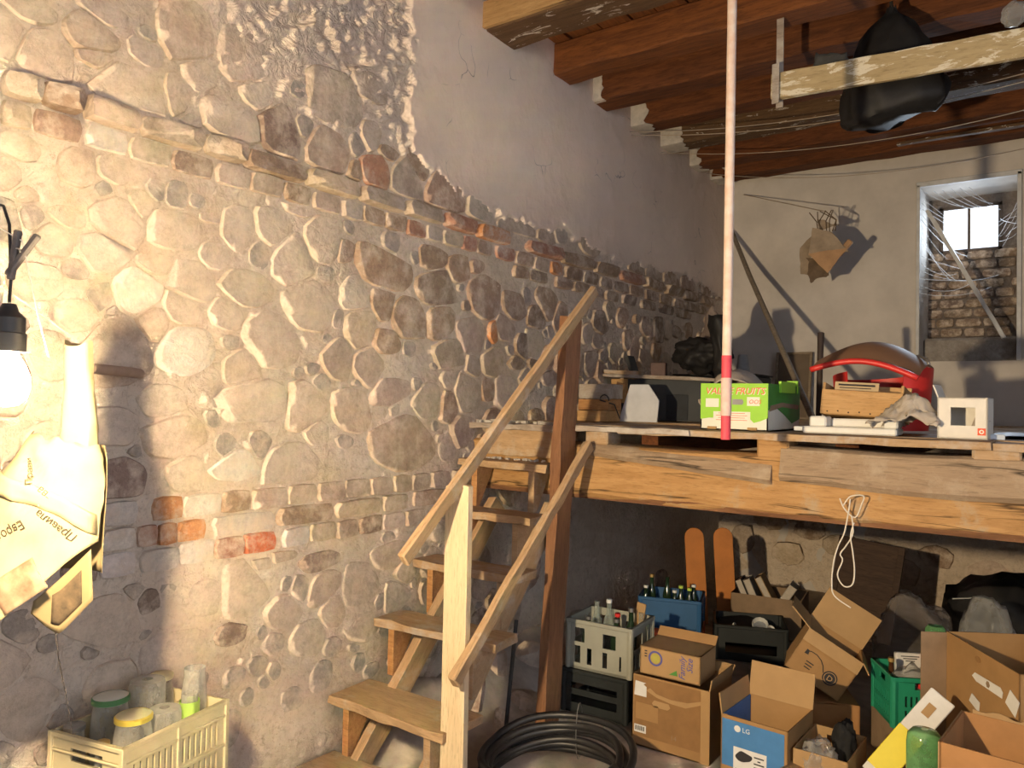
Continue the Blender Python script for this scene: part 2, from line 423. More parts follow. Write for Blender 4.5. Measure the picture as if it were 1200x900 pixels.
# wall pieces: y z width height tone / y0 y1 z0 z1 tone / y z width height
STONES="0.943 2.595 0.076 0.150 1;1.055 2.561 0.158 0.150 1;1.190 2.689 0.136 0.108 2;1.204 2.620 0.111 0.049 2;1.296 2.542 0.281 0.162 1;1.480 2.592 0.082 0.134 1;1.562 2.697 0.107 0.110 0;1.686 2.555 0.270 0.158 0;1.541 2.518 0.092 0.046 0;1.916 2.589 0.186 0.202 3;2.160 2.585 0.212 0.187 1;0.987 2.275 0.096 0.076 1;0.962 2.187 0.062 0.090 1;1.014 2.139 0.058 0.046 1;1.264 2.275 0.099 0.078 0;1.489 2.128 0.215 0.131 0;1.623 2.192 0.085 0.025 1;1.896 2.208 0.200 0.127 0;2.155 2.197 0.251 0.186 0;1.364 1.890 0.175 0.143 6;1.419 1.992 0.122 0.064 0;1.777 1.956 0.224 0.123 0;1.705 1.852 0.136 0.096 0;1.531 1.713 0.226 0.150 6;1.900 1.765 0.259 0.184 0;2.083 1.927 0.229 0.193 0;2.253 1.719 0.163 0.183 0;1.465 1.526 0.148 0.106 0;1.814 1.530 0.342 0.143 0;1.503 1.401 0.247 0.125 1;1.764 1.286 0.184 0.109 6;2.018 1.275 0.246 0.151 0;2.523 2.133 0.383 0.195 1;2.838 2.245 0.227 0.105 2;3.036 2.215 0.192 0.140 2;3.189 2.256 0.109 0.063 2;2.877 2.101 0.333 0.169 3;3.272 2.107 0.286 0.211 1;2.672 1.936 0.246 0.178 1;2.905 1.934 0.207 0.170 1;2.522 1.812 0.174 0.105 2;3.162 1.895 0.273 0.161 1;3.344 1.920 0.085 0.116 5;3.455 1.958 0.194 0.119 1;3.343 1.757 0.186 0.172 1;2.972 1.780 0.306 0.129 0;2.662 1.339 0.359 0.241 0;2.830 1.542 0.237 0.151 0;3.534 2.091 0.233 0.135 2;3.887 2.141 0.208 0.175 2;3.766 1.895 0.236 0.202 0;4.405 1.801 0.191 0.157 1;3.912 1.699 0.171 0.093 1;4.545 2.096 0.212 0.138 1;5.269 2.114 0.205 0.160 3;5.465 2.119 0.201 0.184 3;3.109 2.043 0.057 0.053 3;2.342 2.005 0.150 0.150 0;2.369 1.857 0.223 0.166 0;2.266 2.181 0.097 0.095 1;2.426 1.690 0.230 0.153 0;2.340 1.498 0.200 0.165 0;2.571 1.578 0.278 0.118 0;3.128 1.590 0.241 0.178 0;3.468 1.596 0.243 0.171 0;3.585 1.770 0.152 0.068 1;4.135 1.583 0.268 0.183 0;3.099 1.390 0.210 0.132 0;1.813 0.817 0.215 0.195 0;1.760 0.658 0.121 0.064 3;1.430 0.844 0.091 0.072 3;1.520 0.762 0.089 0.077 1;2.171 0.863 0.205 0.064 3;1.966 0.912 0.173 0.034 1;2.202 0.744 0.185 0.122 1;1.293 0.803 0.263 0.153 0;1.651 0.816 0.131 0.105 0;1.993 0.681 0.150 0.136 0;1.905 0.898 0.159 0.040 0;2.406 0.706 0.205 0.189 0;2.588 0.829 0.190 0.119 0;2.319 2.528 0.080 0.112 1;2.433 2.564 0.200 0.138 4;2.639 2.580 0.242 0.178 1;2.926 2.582 0.314 0.171 1;3.202 2.569 0.220 0.109 0;2.525 2.679 0.132 0.055 1;3.562 2.514 0.286 0.126 0;3.873 2.522 0.189 0.113 0;4.389 2.599 0.247 0.135 1;4.017 2.585 0.139 0.095 0;5.082 2.517 0.222 0.124 1;5.373 2.534 0.241 0.143 1;5.689 2.526 0.263 0.136 2;6.035 2.538 0.252 0.141 2;6.413 2.537 0.237 0.134 2;1.247 2.006 0.162 0.110 0;1.091 2.019 0.122 0.094 0;1.047 1.881 0.142 0.093 0;1.173 1.792 0.129 0.081 0;1.137 2.095 0.101 0.058 1;1.367 2.186 0.088 0.074 0;1.645 2.058 0.138 0.081 0;2.384 2.947 0.206 0.114 0;1.808 2.712 0.137 0.099 0;2.024 2.331 0.171 0.076 0;0.998 2.694 0.138 0.066 0;1.222 2.777 0.134 0.066 0;1.366 2.708 0.118 0.075 0;1.165 1.229 0.153 0.106 0;1.325 1.271 0.142 0.124 3;1.292 1.440 0.167 0.112 0;1.111 1.391 0.148 0.105 0;4.265 0.569 0.208 0.193 2;2.420 0.558 0.163 0.168 0;3.544 0.389 0.193 0.236 1;6.381 1.545 0.101 0.090 2;1.315 1.687 0.230 0.200 2;5.620 2.135 0.166 0.128 1;4.580 1.452 0.136 0.108 2;3.740 0.559 0.201 0.179 2;4.858 2.153 0.126 0.133 2;6.427 1.962 0.096 0.072 2;2.196 2.825 0.285 0.217 1;2.000 2.107 0.219 0.196 0;4.361 1.049 0.179 0.162 2;0.856 1.818 0.207 0.249 0;5.259 0.960 0.138 0.128 2;6.381 1.822 0.150 0.115 2;5.871 1.403 0.121 0.126 3;4.365 2.004 0.127 0.127 0;5.064 1.406 0.134 0.156 3;5.495 1.615 0.109 0.105 2;4.561 1.761 0.167 0.146 2;4.233 1.820 0.183 0.183 1;1.506 0.628 0.233 0.249 0;2.899 0.601 0.158 0.116 1;5.189 1.688 0.110 0.120 3;3.125 0.441 0.169 0.147 1;1.553 1.951 0.178 0.147 0;3.526 1.084 0.208 0.237 2;0.970 0.755 0.176 0.131 0;5.593 1.854 0.213 0.169 1;6.545 1.145 0.112 0.108 3;4.511 1.966 0.134 0.094 0;0.883 1.446 0.144 0.101 0;6.473 2.080 0.171 0.208 0;0.880 1.140 0.185 0.131 1;5.350 1.253 0.109 0.123 1;2.139 1.404 0.120 0.093 0;1.064 0.593 0.180 0.146 1;4.740 1.527 0.160 0.125 3;3.692 1.671 0.162 0.135 1;2.254 0.640 0.135 0.132 1;6.729 1.995 0.166 0.170 3;3.623 1.861 0.132 0.150 1;4.785 1.364 0.131 0.134 2;5.440 1.414 0.100 0.099 0;4.723 1.890 0.104 0.123 0;5.763 1.709 0.125 0.101 3;0.886 1.316 0.186 0.215 0;3.752 1.765 0.111 0.081 2;3.273 0.169 0.152 0.171 3;1.749 2.829 0.195 0.198 1;6.143 1.505 0.138 0.104 2;3.307 1.265 0.196 0.181 1;6.337 1.921 0.147 0.126 0;0.907 0.916 0.130 0.105 1;2.397 2.722 0.115 0.128 0;3.040 0.056 0.097 0.106 0;3.128 0.638 0.163 0.180 0;1.557 1.269 0.122 0.115 0;5.040 1.932 0.156 0.177 1;5.967 1.986 0.107 0.116 1;6.553 1.265 0.204 0.150 0;3.943 1.457 0.171 0.211 2;6.290 1.643 0.194 0.147 1;2.697 0.725 0.110 0.108 1;5.831 1.919 0.112 0.096 1;6.486 0.138 0.172 0.209 0;6.597 1.484 0.150 0.156 2;3.215 0.992 0.120 0.102 1;2.133 0.555 0.162 0.138 0;4.351 1.486 0.164 0.195 2;3.450 0.594 0.151 0.155 1;0.921 0.553 0.156 0.114 0;4.870 0.170 0.110 0.125 0;4.647 0.375 0.162 0.122 0;4.046 2.048 0.174 0.204 2;3.395 0.796 0.142 0.170 1;4.044 1.904 0.128 0.103 2;5.088 1.768 0.151 0.163 1;3.847 1.247 0.142 0.135 2;1.783 1.657 0.149 0.129 1;4.611 0.464 0.136 0.101 3;5.629 1.560 0.187 0.151 0;6.713 2.443 0.147 0.138 1;4.028 1.804 0.128 0.138 1;1.335 0.592 0.182 0.138 0;4.952 1.168 0.161 0.151 2;1.754 2.182 0.157 0.139 0;5.026 0.211 0.140 0.143 2;5.378 0.466 0.122 0.091 2;3.398 1.420 0.192 0.155 1;5.652 1.078 0.148 0.106 2;1.430 1.788 0.116 0.139 2;5.810 2.135 0.102 0.082 1;5.843 1.034 0.193 0.141 2;3.502 0.772 0.129 0.145 0;5.279 0.845 0.124 0.145 2;5.593 0.158 0.161 0.192 3;3.303 0.710 0.129 0.139 1;5.329 1.660 0.170 0.173 1;3.171 1.730 0.130 0.104 0;5.744 0.948 0.134 0.139 2;2.943 0.911 0.139 0.130 0;4.970 1.571 0.115 0.120 2;1.509 2.823 0.194 0.206 2;3.310 0.573 0.166 0.181 0;6.076 2.166 0.142 0.126 2;6.795 1.494 0.111 0.112 2;6.151 1.834 0.125 0.150 2;5.679 0.470 0.167 0.167 1;6.147 0.498 0.185 0.195 1;5.112 0.828 0.139 0.157 2;3.468 1.226 0.107 0.123 3;5.089 2.169 0.082 0.061 2;1.160 2.259 0.106 0.108 2;2.734 2.680 0.175 0.126 1;3.420 0.943 0.162 0.152 2;5.884 1.617 0.127 0.119 3;5.414 0.769 0.164 0.179 2;4.163 1.412 0.198 0.207 2;4.196 2.025 0.159 0.142 1;6.223 0.620 0.188 0.141 0;6.497 2.302 0.120 0.094 2;4.664 2.177 0.133 0.124 0;5.353 1.765 0.110 0.098 1;3.995 0.222 0.206 0.157 1;2.641 0.625 0.183 0.145 0;3.034 0.759 0.110 0.078 0;6.647 2.253 0.150 0.149 0;4.319 2.166 0.093 0.109 1;2.077 1.509 0.181 0.210 1;0.923 1.586 0.208 0.223 2;5.779 1.597 0.129 0.112 2;3.570 0.859 0.134 0.106 2;4.452 1.604 0.193 0.198 1;3.802 1.437 0.149 0.127 2;4.957 1.735 0.130 0.121 2;4.121 0.849 0.145 0.130 3;3.297 0.375 0.153 0.141 3;6.340 2.131 0.118 0.087 1;5.561 1.010 0.164 0.135 2;5.997 1.086 0.107 0.089 2;3.000 0.203 0.222 0.271 0;4.760 0.600 0.176 0.143 3;2.993 1.655 0.114 0.089 0;3.137 0.882 0.195 0.140 0;2.919 0.735 0.174 0.154 0;6.615 1.860 0.126 0.130 1;5.183 1.906 0.108 0.095 1;3.323 1.615 0.121 0.124 2;5.431 0.364 0.167 0.163 0;4.653 1.680 0.111 0.130 0;4.588 1.861 0.101 0.100 3;1.100 1.661 0.116 0.133 1;6.574 1.706 0.133 0.148 2;3.513 0.098 0.200 0.150 1;3.888 1.801 0.152 0.160 1;4.835 1.518 0.075 0.070 3;5.964 1.705 0.134 0.157 3;4.947 2.005 0.115 0.144 2;5.578 1.423 0.121 0.134 2;5.095 1.570 0.075 0.082 3;3.628 1.215 0.184 0.171 1;1.051 1.136 0.141 0.124 1;5.939 2.081 0.083 0.096 1;5.454 1.938 0.152 0.158 1;4.966 0.096 0.142 0.112 0;3.875 0.124 0.148 0.164 1;2.985 1.313 0.118 0.134 0;6.656 0.213 0.162 0.136 2;6.358 0.563 0.112 0.098 2;6.243 1.767 0.149 0.129 0;6.309 1.447 0.084 0.065 1;4.823 1.601 0.115 0.136 3;2.514 1.986 0.144 0.146 1;4.562 1.019 0.167 0.119 2;3.938 0.386 0.172 0.208 2;5.042 1.656 0.095 0.077 2;3.567 1.438 0.140 0.135 1;3.775 2.035 0.187 0.147 2;1.292 2.120 0.179 0.164 1;5.173 1.579 0.092 0.065 2;3.405 0.455 0.163 0.142 2;2.990 1.518 0.154 0.139 1;1.522 1.852 0.152 0.109 0"
BRICKS="0.937 1.039 2.415 2.495 1;1.043 1.158 2.415 2.495 2;1.166 1.345 2.415 2.495 1;1.345 1.574 2.415 2.495 1;1.581 1.752 2.415 2.495 1;1.752 2.033 2.415 2.495 2;2.042 2.333 2.415 2.495 1;2.343 2.618 2.415 2.495 1;2.624 2.900 2.415 2.495 1;2.914 3.169 2.415 2.495 4;3.184 3.470 2.415 2.495 5;3.648 4.022 2.415 2.495 4;4.032 4.417 2.415 2.495 2;4.440 4.778 2.415 2.495 2;4.804 5.156 2.415 2.495 4;5.184 5.531 2.415 2.495 2;5.563 5.897 2.415 2.495 2;5.932 6.224 2.415 2.495 2;6.262 6.559 2.415 2.495 2;0.937 1.020 2.330 2.408 1;1.024 1.166 2.330 2.408 2;1.173 1.313 2.330 2.408 6;1.316 1.464 2.330 2.408 1;1.467 1.626 2.330 2.408 3;1.640 1.782 2.330 2.408 0;1.785 1.932 2.330 2.408 1;1.940 2.077 2.330 2.408 2;2.086 2.239 2.330 2.408 1;2.249 2.363 2.330 2.408 0;2.373 2.501 2.330 2.408 2;2.506 2.647 2.330 2.408 2;2.653 2.780 2.330 2.408 4;2.786 2.907 2.330 2.408 0;2.914 3.055 2.330 2.408 1;3.062 3.184 2.330 2.408 4;3.191 3.312 2.330 2.408 2;3.358 3.520 2.330 2.408 4;3.537 3.710 2.330 2.408 2;3.728 3.895 2.330 2.408 1;3.905 4.042 2.330 2.408 5;4.073 4.283 2.330 2.408 2;4.305 4.509 2.330 2.408 2;4.533 4.703 2.330 2.408 3;4.728 4.948 2.330 2.408 2;4.975 5.184 2.330 2.408 2;5.213 5.453 2.330 2.408 3;5.484 5.709 2.330 2.408 2;5.743 5.949 2.330 2.408 2;5.985 6.186 2.330 2.408 2;6.224 6.438 2.330 2.408 2;3.520 3.675 2.255 2.325 2;3.692 3.876 2.255 2.325 3;3.973 4.155 2.255 2.325 2;4.176 4.394 2.255 2.325 2;4.417 4.581 2.255 2.325 3;4.605 4.804 2.255 2.325 2;4.856 5.071 2.255 2.325 3;5.156 5.422 2.255 2.325 2;5.484 5.743 2.255 2.325 3;5.810 6.093 2.255 2.325 2;1.115 1.196 1.112 1.195 3;1.201 1.265 1.112 1.195 2;1.270 1.384 1.112 1.195 6;1.435 1.548 1.112 1.195 5;1.548 1.701 1.112 1.195 6;1.701 1.822 1.112 1.195 2;1.826 1.998 1.112 1.195 1;1.998 2.142 1.112 1.195 1;2.151 2.297 1.112 1.195 1;2.301 2.448 1.112 1.195 1;2.448 2.595 1.112 1.195 1;2.600 2.722 1.112 1.195 1;2.728 2.857 1.112 1.195 1;2.863 3.006 1.112 1.195 1;3.020 3.180 1.112 1.195 1;1.117 1.251 1.030 1.106 3;1.259 1.380 1.030 1.106 6;1.386 1.452 1.030 1.106 4;1.455 1.528 1.030 1.106 5;1.528 1.640 1.030 1.106 5;1.661 1.947 1.030 1.106 6;1.951 2.242 1.030 1.106 2;2.251 2.521 1.030 1.106 1;2.532 2.696 1.030 1.106 1;2.731 2.977 1.030 1.106 2;1.144 1.258 0.945 1.024 3;1.264 1.382 0.945 1.024 6;1.397 1.536 0.945 1.024 6;1.536 1.678 0.945 1.024 6;1.681 1.797 0.945 1.024 4;1.801 1.950 0.945 1.024 7;1.983 2.116 0.945 1.024 6;2.121 2.254 0.945 1.024 1;2.259 2.382 0.945 1.024 1;2.393 2.535 0.945 1.024 2;2.540 2.682 0.945 1.024 0;2.687 2.826 0.945 1.024 1"
PEBBLES="2.362 1.613 0.045 0.030;1.118 0.778 0.061 0.046;1.566 2.242 0.060 0.042;3.147 1.251 0.051 0.047;4.871 1.793 0.071 0.060;6.543 1.360 0.034 0.024;0.932 0.998 0.076 0.083;4.251 1.250 0.071 0.057;4.653 1.327 0.064 0.045;5.148 1.257 0.058 0.065;1.423 0.734 0.046 0.031;2.693 0.520 0.109 0.086;4.924 1.875 0.072 0.070;1.916 0.437 0.044 0.046;5.215 2.017 0.074 0.063;1.751 0.304 0.107 0.118;0.888 0.341 0.093 0.096;6.411 1.711 0.076 0.061;1.622 0.511 0.080 0.076;2.683 0.406 0.098 0.112;2.183 1.798 0.040 0.038;2.968 0.814 0.056 0.039;1.840 2.102 0.089 0.102;3.869 1.961 0.052 0.038;1.041 0.845 0.099 0.087;1.281 1.818 0.040 0.031;5.338 1.396 0.063 0.044;5.269 1.763 0.053 0.048;1.159 0.541 0.063 0.072;1.163 1.936 0.076 0.052;2.259 0.487 0.097 0.068;5.691 1.405 0.082 0.055;5.570 1.289 0.040 0.028;2.552 2.277 0.086 0.103;3.113 0.754 0.055 0.051;2.826 0.830 0.050 0.057;5.601 1.686 0.063 0.040;2.747 1.622 0.068 0.058;4.427 1.226 0.086 0.093;2.601 1.498 0.056 0.056;2.041 1.648 0.052 0.040;2.870 1.714 0.039 0.028;6.205 1.347 0.075 0.059;1.369 2.768 0.054 0.042;6.276 1.327 0.057 0.048;5.219 1.305 0.057 0.058;2.298 1.360 0.082 0.051;6.598 1.981 0.055 0.036;2.888 1.419 0.043 0.050;6.629 2.055 0.057 0.056;1.725 1.747 0.072 0.051;2.290 2.291 0.059 0.054;1.373 1.357 0.048 0.039;4.611 1.946 0.034 0.033;1.105 0.873 0.060 0.050;3.988 1.243 0.088 0.094;1.955 0.579 0.091 0.087;3.831 1.647 0.039 0.033;3.061 2.133 0.051 0.039;4.337 1.325 0.072 0.065;5.831 1.290 0.062 0.064;5.250 1.367 0.066 0.079;6.409 1.310 0.086 0.084;3.246 1.178 0.052 0.049;3.178 1.309 0.076 0.051;2.162 2.073 0.086 0.068;6.693 2.158 0.079 0.087;2.488 0.327 0.081 0.059;2.576 0.912 0.067 0.049;2.001 2.798 0.070 0.059;6.491 1.751 0.077 0.050;4.682 1.809 0.076 0.066;5.238 1.506 0.070 0.052;6.075 1.393 0.065 0.060;2.883 0.391 0.085 0.086;5.808 1.809 0.062 0.041;2.921 1.355 0.040 0.041;0.952 2.050 0.107 0.116;1.863 1.361 0.089 0.098;5.745 2.206 0.040 0.031;5.958 1.276 0.044 0.049;3.925 1.975 0.081 0.062;0.864 2.240 0.062 0.053;6.085 1.698 0.056 0.047;2.590 0.493 0.096 0.071;0.894 2.283 0.047 0.055;5.228 1.797 0.048 0.040;6.674 2.356 0.034 0.037;2.759 0.667 0.040 0.040;3.502 1.343 0.065 0.040;2.976 0.519 0.071 0.047;1.491 2.243 0.086 0.089;5.201 1.970 0.040 0.037;5.830 1.728 0.033 0.028;4.333 2.081 0.047 0.037;0.858 2.338 0.077 0.067;4.857 1.385 0.034 0.039;1.240 2.209 0.047 0.056;2.246 1.886 0.060 0.070;2.685 1.790 0.076 0.065;2.010 0.799 0.046 0.054;1.203 0.478 0.093 0.062;1.245 1.858 0.079 0.079;2.157 1.614 0.093 0.068;1.519 0.300 0.049 0.043;6.590 2.396 0.049 0.040;4.337 1.227 0.043 0.044;1.887 0.506 0.081 0.067;1.781 0.488 0.083 0.066;6.016 2.056 0.051 0.048;5.118 1.663 0.053 0.044;2.824 0.914 0.067 0.056;4.555 1.234 0.060 0.071;2.384 0.452 0.057 0.035;5.772 1.376 0.039 0.040;6.787 2.120 0.068 0.070;3.665 2.156 0.092 0.091;4.317 1.265 0.038 0.043;2.531 0.623 0.061 0.062;5.937 1.496 0.069 0.058;6.213 1.425 0.072 0.071;5.302 1.532 0.041 0.031;6.427 2.192 0.064 0.066;1.502 0.860 0.059 0.062;2.890 0.311 0.083 0.058;4.926 2.094 0.047 0.037;4.016 1.341 0.047 0.047;2.052 0.328 0.098 0.079;2.414 0.380 0.067 0.063;3.749 1.285 0.060 0.063;4.106 1.256 0.054 0.039;6.502 1.444 0.040 0.033;1.417 2.246 0.058 0.068;2.113 1.666 0.072 0.048;4.324 1.620 0.054 0.053;5.714 1.774 0.057 0.064;6.132 1.361 0.071 0.050;5.551 1.722 0.076 0.063;4.721 2.122 0.042 0.043;0.886 0.698 0.060 0.040;1.129 0.442 0.068 0.062;1.658 1.464 0.060 0.060;2.036 2.654 0.079 0.084;6.710 1.226 0.066 0.076;5.565 1.240 0.080 0.074;4.549 1.541 0.060 0.057;1.031 2.072 0.064 0.068;5.513 1.294 0.071 0.061;5.342 2.178 0.036 0.034;3.285 1.074 0.089 0.075;1.384 0.888 0.068 0.048;1.012 1.286 0.101 0.100;3.519 1.836 0.063 0.054;2.620 0.329 0.054 0.036;5.059 1.315 0.051 0.043;1.839 0.398 0.055 0.054;1.715 1.365 0.082 0.074;1.956 0.467 0.063 0.057;1.409 0.472 0.048 0.044;5.265 1.577 0.048 0.053;6.057 1.846 0.056 0.048;1.246 0.720 0.049 0.038;3.627 1.601 0.077 0.047;6.540 1.610 0.075 0.072;4.579 1.599 0.083 0.054;6.213 1.210 0.050 0.058;5.928 1.930 0.037 0.044;0.991 0.484 0.073 0.080;4.401 2.129 0.056 0.050;4.855 1.842 0.048 0.055;6.231 1.965 0.078 0.058;3.299 1.852 0.051 0.056;2.081 0.771 0.094 0.097;3.277 0.459 0.055 0.035;0.964 1.060 0.053 0.064;2.203 0.376 0.095 0.112;1.009 1.008 0.048 0.035;4.613 1.268 0.056 0.046;1.399 0.403 0.085 0.074;2.713 2.228 0.054 0.060;4.354 1.709 0.041 0.042;6.609 2.488 0.080 0.079;6.712 2.327 0.032 0.028;5.433 1.555 0.043 0.031;0.975 0.301 0.051 0.051;5.054 1.205 0.054 0.060;1.902 0.629 0.048 0.045;0.982 1.750 0.085 0.059;2.324 2.664 0.079 0.095;6.713 1.466 0.081 0.057"

# ------------------------------------------------------------------ left wall: mortar, plaster, stones, bricks
BOUND = [(2.79, 2.67), (3.09, 2.62), (3.43, 2.56), (4.07, 2.6), (4.75, 2.54), (5.94, 2.6), (6.76, 2.54), (9, 2.54)]
def interp(P, x):
    if x <= P[0][0]: return P[0][1]
    for a, b in zip(P, P[1:]):
        if x <= b[0]: return a[1] + (b[1] - a[1]) * (x - a[0]) / (b[0] - a[0])
    return P[-1][1]
def sstep(a, b, x):
    t = max(0, min(1, (x - a) / (b - a))); return t * t * (3 - 2 * t)
ROUGH = [(1.05, 3.25), (1.25, 2.98), (1.6, 2.78), (2.1, 2.72), (2.7, 2.7)]
def wall_surface(y, z):
    V = Vector((y, z, 0))
    n1 = noise.fractal(V * 3.1, 1, 2, 3); n2 = noise.noise(V * 13); n3 = noise.noise(V * 31 + Vector((0, 0, 4))); n4 = abs(noise.noise(V * 21 + Vector((0, 0, 9)))) - .25 + .5 * noise.noise(V * 64)
    ed = .05 * noise.noise(V * 9) + .035 * noise.noise(V * 23)
    yb = 2.63 if z > 2.78 else 2.63 + (2.78 - z) * 1.4
    s = sstep(-.005, .012, min((y - yb) + ed, (z - interp(BOUND, y)) + ed))
    x = .008 * n1 + .008 * n2 + .006 * n3 + .007 * n4 - .001
    if z < .92:
        x = .014 * n1 + .005 * n2 + .004 * n3 + .004 * n4
    if y < 2.9 and z > interp(ROUGH, y) + ed and s < 1:
        q = Vector((y * .8 + z * .6, z * 1.7 - y * .9, 1))
        x += .040 * (1 - abs(noise.noise(q * 8 + Vector((.6, .6, 0)) * noise.noise(q * 5)))) + .022 * abs(noise.noise(q * 21)) + .010 * abs(noise.noise(q * 47)) - .034
        return x, min(s + .5, .54), 1
    xs = .024 + .003 * n1 + .0012 * n2
    return (xs if s > .55 else x), s, 0
ylines = [-1.6, -1, -.5, 0, .3, .6] + [.6 + .0122 * i for i in range(1, 280)] + [3.9968 + .0207 * i for i in range(1, 144)]
zlines = [-.1 + .0122 * i for i in range(317)]
vs_, at_, ro_ = [], [], []
for y in ylines:
    for z in zlines:
        x, s, q = wall_surface(y, z); vs_.append((x, y, z)); at_.append(s); ro_.append(q)
NZ = len(zlines)
fs = [(i * NZ + j, (i + 1) * NZ + j, (i + 1) * NZ + j + 1, i * NZ + j + 1) for i in range(len(ylines) - 1) for j in range(NZ - 1)]
K = len(vs_)       # back of the wall
vs_ += [(-.4, -1.6, -.1), (-.4, 6.95, -.1), (-.4, 6.95, 3.75), (-.4, -1.6, 3.75)]
fs += [(K, K + 3, K + 2, K + 1)]
me = bpy.data.meshes.new('wall_left'); me.from_pydata(vs_, [], fs)
a = me.attributes.new('plaster', 'FLOAT', 'POINT'); a.data.foreach_set('value', at_ + [0, 0, 0, 0])
a = me.attributes.new('rough', 'FLOAT', 'POINT'); a.data.foreach_set('value', ro_ + [0, 0, 0, 0])
me.polygons.foreach_set('use_smooth', [True] * len(me.polygons)); me.update()
wall_left = struct('wall_left', me, M_wall, 'rubble wall of stones and brick courses with grey plaster above')

TONES = [(.60, .50, .395), (.53, .42, .315), (.40, .285, .20), (.32, .235, .18), (.46, .25, .17), (.60, .29, .13), (.72, .65, .57), (.60, .17, .085)]
def rock_mesh(seed, nv, power, irr):
    r = random.Random(seed)
    ph = [r.uniform(0, 6.28) for _ in range(4)]
    out = []
    for k in range(nv):
        a = 2 * math.pi * (k + .5) / nv
        c, s = math.cos(a), math.sin(a)
        rad = (abs(c) ** power + abs(s) ** power) ** (-1 / power)
        rad *= 1 + irr * (.5 * math.sin(2 * a + ph[0]) + .35 * math.sin(3 * a + ph[1]) + .3 * math.sin(5 * a + ph[2]) + r.uniform(-.25, .25))
        out.append((c * rad * .5, s * rad * .5))
    return shell_rock(out, r, 'stone' if power < 3 else 'brick')
def shell_rock(out, r, name, dep=1.0, cx=0, cz=0):
    """worn stone face over an outline in y,z: embedded skirt, crisp rounded rim, uneven flattish face"""
    nv = len(out); vs_, fs = [], []
    tx, tz = r.uniform(-.25, .25), r.uniform(-.25, .25)
    ext = max(max(abs(p[0]) for p in out), max(abs(p[1]) for p in out), 1e-6)
    for sc_, dx in ((1.0, -.9), (.982, .42), (.925, .82), (.5, .97)):
        for (yy, zz) in out:
            lift = (tx * yy + tz * zz) / ext if dx > 0 else 0
            vs_.append(((dx + lift * (.3 + .7 * (dx > .5)) + r.uniform(-.10, .10) * (dx > .3)) * dep, cx + yy * sc_, cz + zz * sc_))
    for i in range(3):
        for k in range(nv):
            l = (k + 1) % nv
            fs.append((i * nv + k, i * nv + l, (i + 1) * nv + l, (i + 1) * nv + k))
    fs.append(tuple(3 * nv + k for k in range(nv)))
    b = MB(); b.add(vs_, fs)
    me_ = b.mesh(name, smooth=42)
    me_.materials.append(M_stone)
    return me_
def clip(poly, nx, nz, c):
    """keep the part of a polygon where nx*y + nz*z <= c"""
    res = []
    for p, q in zip(poly, poly[1:] + poly[:1]):
        dp, dq = nx * p[0] + nz * p[1] - c, nx * q[0] + nz * q[1] - c
        if dp <= 0: res.append(p)
        if (dp < 0 < dq) or (dq < 0 < dp):
            t_ = dp / (dp - dq); res.append((p[0] + (q[0] - p[0]) * t_, p[1] + (q[1] - p[1]) * t_))
    return res
def fit_cells(L, gap=.007):
    """stones packed against their neighbours: each outline gives way where it meets the next one"""
    cells = []
    for i, s in enumerate(L):
        y, z, w, h = s[:4]; ph = rnd(0, 6.28)
        poly = []
        for k in range(11):
            a = 2 * math.pi * (k + rnd(-.25, .25)) / 11
            c, q = math.cos(a), math.sin(a); rad = (abs(c) ** 2.7 + abs(q) ** 2.7) ** (-1 / 2.7) * (1.24 + .10 * math.sin(2 * a + ph) + rnd(-.09, .09))
            poly.append((y + c * rad * w / 2, z + q * rad * h / 2))
        for j, u in enumerate(L):
            if i == j or abs(u[0] - y) > .5 or abs(u[1] - z) > .5: continue
            dx, dz = u[0] - y, u[1] - z; d = math.hypot(dx, dz)
            if d < 1e-4: continue
            nx, nz = dx / d, dz / d
            ra = .5 * math.hypot(w * nx, h * nz); rb = .5 * math.hypot(u[2] * nx, u[3] * nz)
            cut = d * ra / (ra + rb) - gap / 2
            poly = clip(poly, nx, nz, nx * y + nz * z + cut)
            if len(poly) < 3: break
        for z0, z1 in ((2.322, 2.503), (.938, 1.203)):
            if len(poly) < 3 or (z0 > 1 and y < .9): continue
            if z0 < 1 and y > 3.2: continue
            if z >= (z0 + z1) / 2: poly = clip(poly, 0, -1, -z1)
            else: poly = clip(poly, 0, 1, z0)
        if len(poly) < 4:
            cells.append(None); continue
        # round the corners once
        rp = []
        for p, q in zip(poly, poly[1:] + poly[:1]):
            rp += [(p[0] * .8 + q[0] * .2, p[1] * .8 + q[1] * .2), (p[0] * .2 + q[0] * .8, p[1] * .2 + q[1] * .8)]
        out = []
        for p in rp:
            if not out or math.hypot(p[0] - out[-1][0], p[1] - out[-1][1]) > .012: out.append(p)
        cells.append(out if len(out) >= 5 else None)
    return cells
ROCKS = [rock_mesh(s, 10, 2.3, .14) for s in range(24)]
BRKS = [rock_mesh(100 + s, 12, 6.5, .05) for s in range(14)]
def tone(t):
    k = rnd(.86, 1.12); c = TONES[t]
    return (c[0] * k, c[1] * k * rnd(.97, 1.03), c[2] * k * rnd(.95, 1.05), 1)
def piece(name, me_, parent, loc, scale, rot, t):
    o = bpy.data.objects.new(name, me_); link(o); o.parent = parent
    o.location = loc; o.scale = scale; o.rotation_euler = rot; o.color = tone(t)
    return o
ST = [tuple(map(float, q.split())) for q in STONES.split(';')]
PB = [tuple(map(float, q.split())) + (0,) for q in PEBBLES.split(';')]
CELLS = fit_cells(ST + PB)
RS = random.Random(8)
pb = MB()
